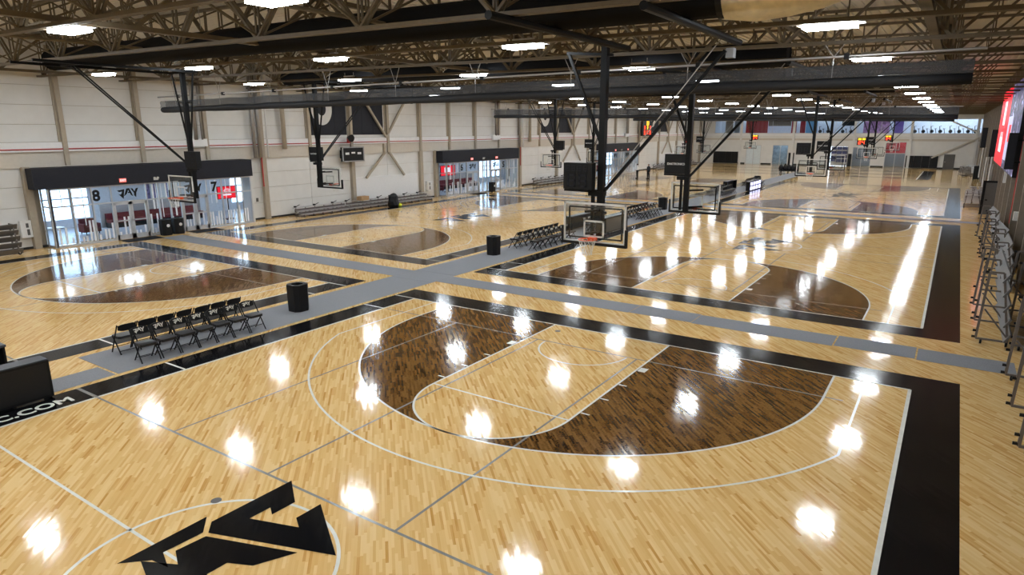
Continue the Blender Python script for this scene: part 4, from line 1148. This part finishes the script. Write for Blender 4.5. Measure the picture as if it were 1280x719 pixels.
obj('bag_body', mb, M_BLACK, bg); obj('yellow_pouch', MB().lathe((.3, .35, .0), [(.12, 0), (.2, .08), (.16, .22), (.05, .27)], 8), M_YELLOW, bg)
def tipped(x, y, lab, n=3, L=4.4, H=2.05, name='tipped_bleacher'):
    # portable bleacher tipped on its back: planks lean on the wall side, frames and rubber feet on the court side
    t = thing(name, lab, 'bleacher', (x, y, 0), group='tipped portable bleachers by the screen wall')
    for i in range(n):
        yy = -L / 2 + L * i / (n - 1)
        obj('support_frame', MB().bar((-.42, yy, .14), (-.34, yy, H), .06).bar((.3, yy, .14), (-.02, yy, H), .055).bar((-.42, yy, .14), (.32, yy, .14), .05).bar((-.38, yy, 1.1), (.14, yy, 1.1), .045).bar((-.34, yy, H), (-.02, yy, H), .05).bar((.32, yy, .2), (-.32, yy, 1.0), .04), M_STEEL_BROWN, t)
        for z in (.18, .36, .75, H):
            fx = -.42 + .08 * (z - .14) / (H - .14)
            obj('rubber_foot', MB().tube((fx - .1, yy, z), (fx - .02, yy, z), .035, 6), M_BLACK, t)
    for k, z in enumerate((.3, .72, 1.14, 1.56, 1.95)):
        z = z * H / 2.05; dx = .22 - .28 * (z - .14) / (H - .14)
        mb = MB(); a = Vector((.10, 0, .12)); yl = L / 2 + .15
        mb.v += [(dx, -yl, z - .14), (dx + .14, -yl, z + .10), (dx + .18, -yl, z + .08), (dx + .04, -yl, z - .16), (dx, yl, z - .14), (dx + .14, yl, z + .10), (dx + .18, yl, z + .08), (dx + .04, yl, z - .16)]
        mb.f += [(0, 1, 2, 3), (7, 6, 5, 4), (0, 4, 5, 1), (1, 5, 6, 2), (2, 6, 7, 3), (3, 7, 4, 0)]
        obj('plank', mb, M_DULL_ALU, t)
    for i in (0, n - 1):
        yy = -L / 2 + L * i / (n - 1)
        for dx in (-.3, .28):
            c = obj('caster', MB().tube((dx - .02, yy, .065), (dx + .03, yy, .065), .065, 12), M_BLACK, t)
            obj('caster_fork', MB().box(dx - .03, dx + .04, yy - .02, yy + .02, .07, .16), M_STEEL, c)
    return t
G1 = 'tipped aluminium bleacher on casters at the end of the cross aisle carpet, '
G2 = 'tipped aluminium bleacher in the row between carpet end and grey door, '
tp = tipped(16.95, 7.2, G1 + 'court side one')
dup(tp, (17.8, 7.0, 0), 0, G1 + 'wall side one')
dup(tp, (17.5, -.2, 0), 0, 'tipped aluminium bleacher at the picture edge before the cross aisle')
t2 = tipped(17.45, 14.2, G2 + 'nearest of the row', 2, 2.6, 1.8)
dup(t2, (17.45, 18.2, 0), .06, G2 + 'second of the row')
dup(t2, (17.4, 21.9, 0), -.05, G2 + 'third of the row')
dup(t2, (17.4, 25.6, 0), .05, G2 + 'farthest of the row')
lf = tipped(-22.0, -6.3, 'folded aluminium bleacher standing at the picture edge before the nearest entrance', 3, 4.2, 1.45, 'folded_bleacher')
def fold_stack(x, y, lab):
    t = thing('folded_bleacher', lab, 'bleacher', (x, y, 0), group='folded bleacher stacks beyond the grey door')
    for i in range(3):
        for k in range(2):
            yy = -.9 + .9 * i
            obj('plank', MB().box(-.55 + .55 * k, -.1 + .55 * k, yy, yy + .06, .35 + .45 * (i % 2), .75 + .45 * (i % 2)), M_ALU, t)
            obj('plank', MB().box(-.5 + .55 * k, -.1 + .55 * k, yy - .2, yy + .3, .95 + .12 * i, 1.0 + .12 * i), M_ALU, t)
        obj('support_frame', MB().bar((-.5, -.9 + .9 * i, .12), (.5, -.9 + .9 * i, .12), .05).bar((-.5, -.9 + .9 * i, .12), (-.4, -.9 + .9 * i, 1.2), .05).bar((.5, -.9 + .9 * i, .12), (.3, -.9 + .9 * i, 1.2), .05), M_BROWN_STEEL, t)
    for sx in (-.5, .5):
        for sy in (-.9, .9): obj('caster', MB().tube((sx - .03, sy, .06), (sx + .03, sy, .06), .06, 10), M_BLACK, t)
    return t
fs = fold_stack(16.9, 44.8, 'silver folded bleacher just beyond the grey door, nearer of two side by side')
dup(fs, (17.3, 48.5, 0), .1, 'silver folded bleacher just beyond the grey door, second of two')
dup(fs, (16.6, 85.0, 0), .2, 'silver folded bleacher near the far corner beside the black block')
dup(fs, (17.3, 88.0, 0), -.1, 'silver folded bleacher closest to the far corner')
tag(obj('equipment_block', MB().box(17.4, 18.1, 80.0, 81.2, 0, 1.5).box(17.5, 18.0, 80.2, 81.0, 1.5, 1.55), M_BLACK), 'black equipment block on the floor beside the far folded bleachers', 'block')
# scoreboards, horn, banners
sb = thing('scoreboard', 'dark wall scoreboard with three white readouts above the low bleachers', 'scoreboard', (-22.5, 18.25, 4.08))
obj('case', MB().box(-.12, .1, -1.05, 1.05, -.52, .52), M_BLACK, sb)
obj('case_frame', MB().box(.08, .13, -1.08, 1.08, .47, .55).box(.08, .13, -1.08, 1.08, -.55, -.47).box(.08, .13, -1.08, -1.0, -.55, .55).box(.08, .13, 1.0, 1.08, -.55, .55), M_GREY, sb)
for yy in (-.6, 0, .6): obj('readout', MB().box(.1, .115, yy - .18, yy + .18, -.02 if yy else .05, .14 if yy else .17), M_WHITE, sb)
obj('wall_bracket', MB().box(-.5, -.12, -.8, -.7, -.3, .3).box(-.5, -.12, .7, .8, -.3, .3), M_BLACK_METAL, sb)
hs = thing('horn_speaker', 'small black horn loudspeaker above the dark scoreboard', 'loudspeaker', (-22.75, 18.15, 5.3))
obj('horn', MB().tube((0, 0, 0), (.4, -.05, -.05), .12, 12, .28), M_BLACK, hs); obj('mount', MB().box(-.08, .1, -.08, .08, -.4, -.05), M_RED, hs, label='red mount')
sb2 = thing('scoreboard', 'tall scoreboard with glowing red digits high on the far part of the side wall', 'scoreboard', (-22.4, 75.0, 6.0))
obj('case', MB().box(-.12, .1, -1.9, 1.9, -1.05, 1.05), M_BLACK, sb2)
rnd = random.Random(3)
for yy, zz_, w, m in ((0, .75, .9, M_DIGIT_YEL), (-1.0, .1, .5, M_DIGIT_RED), (1.0, .1, .5, M_DIGIT_RED), (0, .15, .35, M_DIGIT_YEL), (-1.0, -.6, .6, M_DIGIT_RED), (1.0, -.6, .6, M_DIGIT_RED), (0, -.55, .5, M_DIGIT_RED)):
    d = MB(); th = .1
    for c in (-w * .5, w * .1):
        d.box(.1, .115, yy + c, yy + c + w * .38, zz_ + .2, zz_ + .26).box(.1, .115, yy + c, yy + c + w * .38, zz_ - .03, zz_ + .03).box(.1, .115, yy + c, yy + c + w * .38, zz_ - .26, zz_ - .2).box(.1, .115, yy + c + w * .3, yy + c + w * .38, zz_ - .26, zz_ + .26)
    obj('lit_digits', d, m, sb2)
obj('wall_bracket', MB().box(-.5, -.12, -.8, -.7, -.3, .3).box(-.5, -.12, .7, .8, -.3, .3), M_BLACK_METAL, sb2)
for r in range(3):
    pl = ['nearest', 'middle', 'farthest'][r]
    for q, (a, b) in enumerate(((14.85, 18.3), (18.75, 22.15))):
        bn = thing('wall_banner', 'large black wall banner %s, past the %s entrance' % (('with white ring', 'without marks')[q], pl), 'banner', (XL, (a + b) / 2 + PER * r, 0), group='black wall banners')
        h = (b - a) / 2
        for i in range(3):
            obj('banner_panel', MB().box(.03, .07, -h + 2 * h * i / 3 + .01, -h + 2 * h * (i + 1) / 3 - .01, 5.5, 8.3), M_FASCIA, bn)
        if q == 0:
            rg = MB().ring((0, 0), .42, 1.0, 0, 0, 2 * math.pi, 40)
            rg.v = [(.075, -.55 + x * .95, 7.35 + y * 1.15) for x, y, z in rg.v]
            obj('ring_mark', rg, M_WALL, bn, label='white ring mark')
cab = [(-3.3, 'white cabinet with dark slot at the near end of the nearest entrance'), (27.4, 'white cabinet with dark slot before the middle entrance'), (58.8, 'white cabinet with dark slot before the farthest entrance')]
for yy, lab in cab:
    c = thing('extinguisher_cabinet', lab, 'cabinet', (XL, yy, .62), group='white wall cabinets')
    obj('cabinet_body', MB().box(.02, .25, -.28, .28, 0, .85), M_WHITE, c)
    obj('dark_slot', MB().box(.25, .256, -.04, .08, .12, .42).box(.25, .256, -.06, .06, .5, .72), M_DKGREY, c)
tag(obj('wall_switch', MB().box(XL, XL + .04, 10.05, 10.2, 1.2, 1.45), M_DKGREY), 'small dark switch box on the wall past the nearest entrance', 'switch')

# ------------------------------------------------------------------ screen wall side: led screen, speakers, door, pipes
scn = thing('led_wall_screen', 'huge lit video screen, red at one end, high on the screen wall', 'screen', (XR - .36, 38.0, 6.0))
obj('screen_case', MB().box(-.05, .32, -13.0, 9.1, -2.55, 2.55), M_BLACK, scn)
obj('crowd_picture', MB().box(-.06, -.05, -12.9, -2.0, -2.5, 2.5), M_CROWD, scn)
obj('red_picture', MB().box(-.06, -.05, -2.0, 9.0, -2.5, 2.5), M_SCREEN_RED, scn)
obj('white_mark', MB().box(-.065, -.06, 2.2, 4.6, .1, 1.7).box(-.065, -.06, 1.8, 5.2, -1.7, -.7).box(-.065, -.06, 2.2, 2.9, -.7, -.35).box(-.065, -.06, 4.0, 4.8, -.7, -.35), M_SCREEN_WHITE, scn)
obj('pale_picture', MB().box(-.066, -.061, -6.5, -2.3, -2.0, .6), emit('screen_pale_blue', (.6, .6, .85), 1.0), scn)
obj('red_patch', MB().box(-.07, -.066, -6.0, -4.0, -.9, .1), M_SCREEN_RED, scn)
obj('orange_patch', MB().box(-.07, -.066, -8.4, -7.0, -2.1, -1.1), emit('screen_orange', (1, .25, .03), 1.1), scn)
def speaker(x0, x1, y, z, d, h, lab):
    s = thing('loudspeaker', lab, 'loudspeaker', ((x0 + x1) / 2, y, z), group='black loudspeakers on the screen wall')
    w = (x1 - x0) / 2
    obj('cabinet', MB().box(-w, w, -d / 2, d / 2, -h / 2, h / 2), M_BLACK, s)
    obj('grille', MB().box(-w + .03, w - .03, -d / 2 - .012, -d / 2, -h / 2 + .05, h / 2 - .05), M_FASCIA, s)
    obj('bracket', MB().bar((w, 0, h * .3), (XR - .05 - (x0 + x1) / 2, 0, h * .3), .08).bar((w, 0, -h * .3), (XR - .05 - (x0 + x1) / 2, 0, -h * .3), .08), M_BLACK_METAL, s)
    return s
speaker(17.45, 17.82, 24.0, 4.8, .5, 1.75, 'black loudspeaker hung before the near part of the lit screen')
speaker(17.55, 17.98, 48.6, 4.75, .7, 2.1, 'tall black loudspeaker just past the red end of the lit screen')
speaker(17.5, 18.0, 75.0, 4.9, .7, 2.2, 'black loudspeaker on the screen wall closest to the far wall')
dr = thing('door_1', None, None, (XR, 40.0, 0), kind='structure')
obj('door_recess', MB().box(-1.0, -.06, -.1, 0.0, 0, 2.35).box(-1.05, -.98, -.25, 0.0, 0, 2.35), M_BLACK, dr)
obj('door_leaf', MB().box(-.88, -.06, -.16, -.1, .01, 2.2), M_DKGREY, dr)
obj('door_handle', MB().box(-.82, -.68, -.22, -.16, .98, 1.06), M_BLACK_METAL, dr)
tag(obj('white_wall_panel', MB().box(XR - .12, XR - .06, 27.6, 29.6, .02, 2.35), M_WALL_WHITE), 'tall white panel on the screen wall before the grey door', 'panel')
tag(obj('fire_pipe', MB().path([(XR - .2, 24.5, 1.2), (XR - .2, 24.5, 4.6), (XR - .2, 24.4, 7.8)], .05, 8).tube((XR - .2, 24.5, 1.2), (XR - .06, 24.5, 1.2), .05, 8), M_RED), 'thin red fire pipe rising on the screen wall', 'pipe')
tag(obj('fire_pipe', MB().path([(XR - .2, 34.5, .8), (XR - .2, 34.5, 3.2)], .04, 8).tube((XR - .2, 34.5, .8), (XR - .06, 34.5, .8), .04, 8), M_RED), 'short red fire pipe beside the grey door', 'pipe')
rnd = random.Random(11)
for i, (yy, zz_, w, h, m, lab) in enumerate((
    (21.5, 1.9, .3, .4, M_WHITE, 'small white box on the screen wall nearest the camera'), (33.5, 3.1, .3, .9, M_WHITE, 'white box on the screen wall above the grey door, low one'), (52.0, 3.9, .5, .7, M_WHITE, 'white box under the red end of the lit screen'), (66.0, 4.0, .6, .9, M_WHITE, 'white box between the two far loudspeakers'), (58.0, 3.1, .8, .7, M_BLACK, 'black box under the red end of the lit screen'), (72.0, 2.6, .4, .6, M_WHITE, 'white box low beyond the far loudspeakers'))):
    tag(obj('junction_box', MB().box(XR - .3, XR - .05, yy - w / 2, yy + w / 2, zz_ - h / 2, zz_ + h / 2), m), lab, 'box')
for i, yy in enumerate((47.0, 51.0, 57.0, 62.5, 69.0, 78.0, 86.0)):
    obj('conduit', MB().tube((XR - .4, yy, .3), (XR - .4, yy, 3.2 + (i % 3) * .8), .06, 6), M_WALL_WHITE if i % 2 else M_STEEL, wall_right)

# ------------------------------------------------------------------ far equipment at the aisle end
eq = thing('equipment_cart', 'dark cart heaped with black gear at the far end of the aisle carpet', 'cart', (-3.3, 79.0, 0.0092))
obj('cart_deck', MB().box(-1.2, 1.2, -.5, .5, .3, .4), M_BLACK, eq)
for sx in (-1, 1):
    for sy in (-.4, .4): obj('wheel', MB().tube((sx - .04, sy, .12), (sx + .04, sy, .12), .12, 10), M_BLACK, eq)
    obj('cart_post', MB().bar((sx, 0, .12), (sx, 0, 1.5), .07), M_BLACK_METAL, eq)
for i in range(5):
    obj('gear_bag', MB().lathe((-1 + .5 * i, random.uniform(-.2, .2), .4), [(.25, 0), (.32, .2), (.28, .5), (.1, .75 + .15 * (i % 2))], 8), M_BLACK, eq)
# folded-up hoop stored under the roof
fh = thing('stored_hoop', 'black folded-up hoop frame stored under the roof above the middle of the hall', 'basketball hoop', (-9.8, 10.0, 7.6))
obj('frame', MB().bar((-1.3, -1.2, .45), (1.3, -1.2, .45), .1).bar((-1.3, 1.2, .45), (1.3, 1.2, .45), .1).bar((-1.2, -1.2, .45), (-1.2, 1.2, .45), .09).bar((1.2, -1.2, .45), (1.2, 1.2, .45), .09).bar((0, -1.2, .45), (0, 1.2, .45), .09), M_BLACK_METAL, fh)
for x in (-1, 0, 1): obj('drop_post', MB().bar((x, 0, .45), (x * .9, 0, -.4), .09), M_BLACK_METAL, fh)
obj('folded_board', MB().box(-.92, .92, -.6, .5, .2, .26), M_BLACK, fh)

# ------------------------------------------------------------------ two people far down the hall
def person(x, y, rz, lab, top_mat, leg_mat, arm):
    t = thing('person', lab, 'person', (x, y, 0), rz)
    me = bpy.data.meshes.new('body')
    V = [(0, 0, .95), (0, 0, 1.2), (0, 0, 1.42), (0, .01, 1.52), (0, .02, 1.63), (0, .02, 1.73),
         (-.1, 0, .9), (-.11, .02, .5), (-.12, -.02, .09), (-.12, .12, .04),
         (.1, 0, .9), (.11, .02, .5), (.13, -.02, .09), (.13, .12, .04),
         (-.2, 0, 1.40), (-.25, -.03, 1.13), (-.2 if arm else -.26, .12 if arm else .05, 1.0 if arm else .88), (-.16 if arm else -.26, .2 if arm else .08, 1.02 if arm else .78),
         (.2, 0, 1.40), (.25, -.03, 1.13), (.2, .12, .98), (.17, .18, .96)]
    E_ = [(0, 1), (1, 2), (2, 3), (3, 4), (4, 5), (0, 6), (6, 7), (7, 8), (8, 9), (0, 10), (10, 11), (11, 12), (12, 13), (2, 14), (14, 15), (15, 16), (16, 17), (2, 18), (18, 19), (19, 20), (20, 21)]
    R = [.15, .15, .16, .06, .10, .08, .10, .07, .05, .04, .10, .07, .05, .04, .07, .05, .04, .035, .07, .05, .04, .035]
    me.from_pydata(V, E_, [])
    ob = link('body', me, t)
    for v in me.vertices: v.select = False
    sk = ob.modifiers.new('skin', 'SKIN'); sb_ = ob.modifiers.new('smooth', 'SUBSURF'); sb_.levels = 2; sb_.render_levels = 2
    for i, d in enumerate(me.skin_vertices[0].data):
        d.radius = (R[i], R[i] * .8); d.use_root = (i == 0)
    me.materials.append(top_mat)
    obj('trousers', MB().tube((-.1, 0, .95), (-.115, .015, .5), .125, 10, .085).tube((-.115, .015, .5), (-.12, -.02, .08), .085, 10, .065).tube((.1, 0, .95), (.115, .015, .5), .125, 10, .085).tube((.115, .015, .5), (.13, -.02, .08), .085, 10, .065).tube((0, 0, .84), (0, 0, 1.02), .19, 12, .17), leg_mat, t)
    obj('face', MB().lathe((0, .055, 1.52), [(.03, 0), (.075, .05), (.085, .12), (.075, .18), (.03, .22)], 10), M_SKIN, t, smooth=True)
    obj('hair', MB().lathe((0, .01, 1.62), [(.1, 0), (.108, .06), (.085, .12), (.03, .15)], 10), M_BLACK, t, smooth=True)
    for sx in (-.12, .13): obj('shoe', MB().box(sx - .05, sx + .05, -.08, .18, 0.0, .09), M_BLACK, t)
    for p in ((V[17]), (V[21])): 
        hb = MB(); hb.cbox(p[0], p[1], p[2], .07, .06, .1)
        for q in range(4): hb.tube((p[0] - .025 + .017 * q, p[1] + .01, p[2] - .04), (p[0] - .025 + .017 * q, p[1] + .03, p[2] - .11 + .008 * abs(q - 1)), .009, 5)
        hb.tube((p[0] + .035, p[1] + .02, p[2]), (p[0] + .05, p[1] + .05, p[2] - .05), .01, 5)
        obj('hand', hb, M_SKIN, t)
    return t
person(-17.0, 59.5, math.pi * .55, 'person in white top and dark trousers standing far down the hall', M_WHITE, M_BLACK, True)
person(-15.6, 59.6, math.pi * .9, 'person in dark clothes standing far down the hall beside one in white', flat('navy_jacket', (.02, .022, .03), .8), M_BLACK, False)
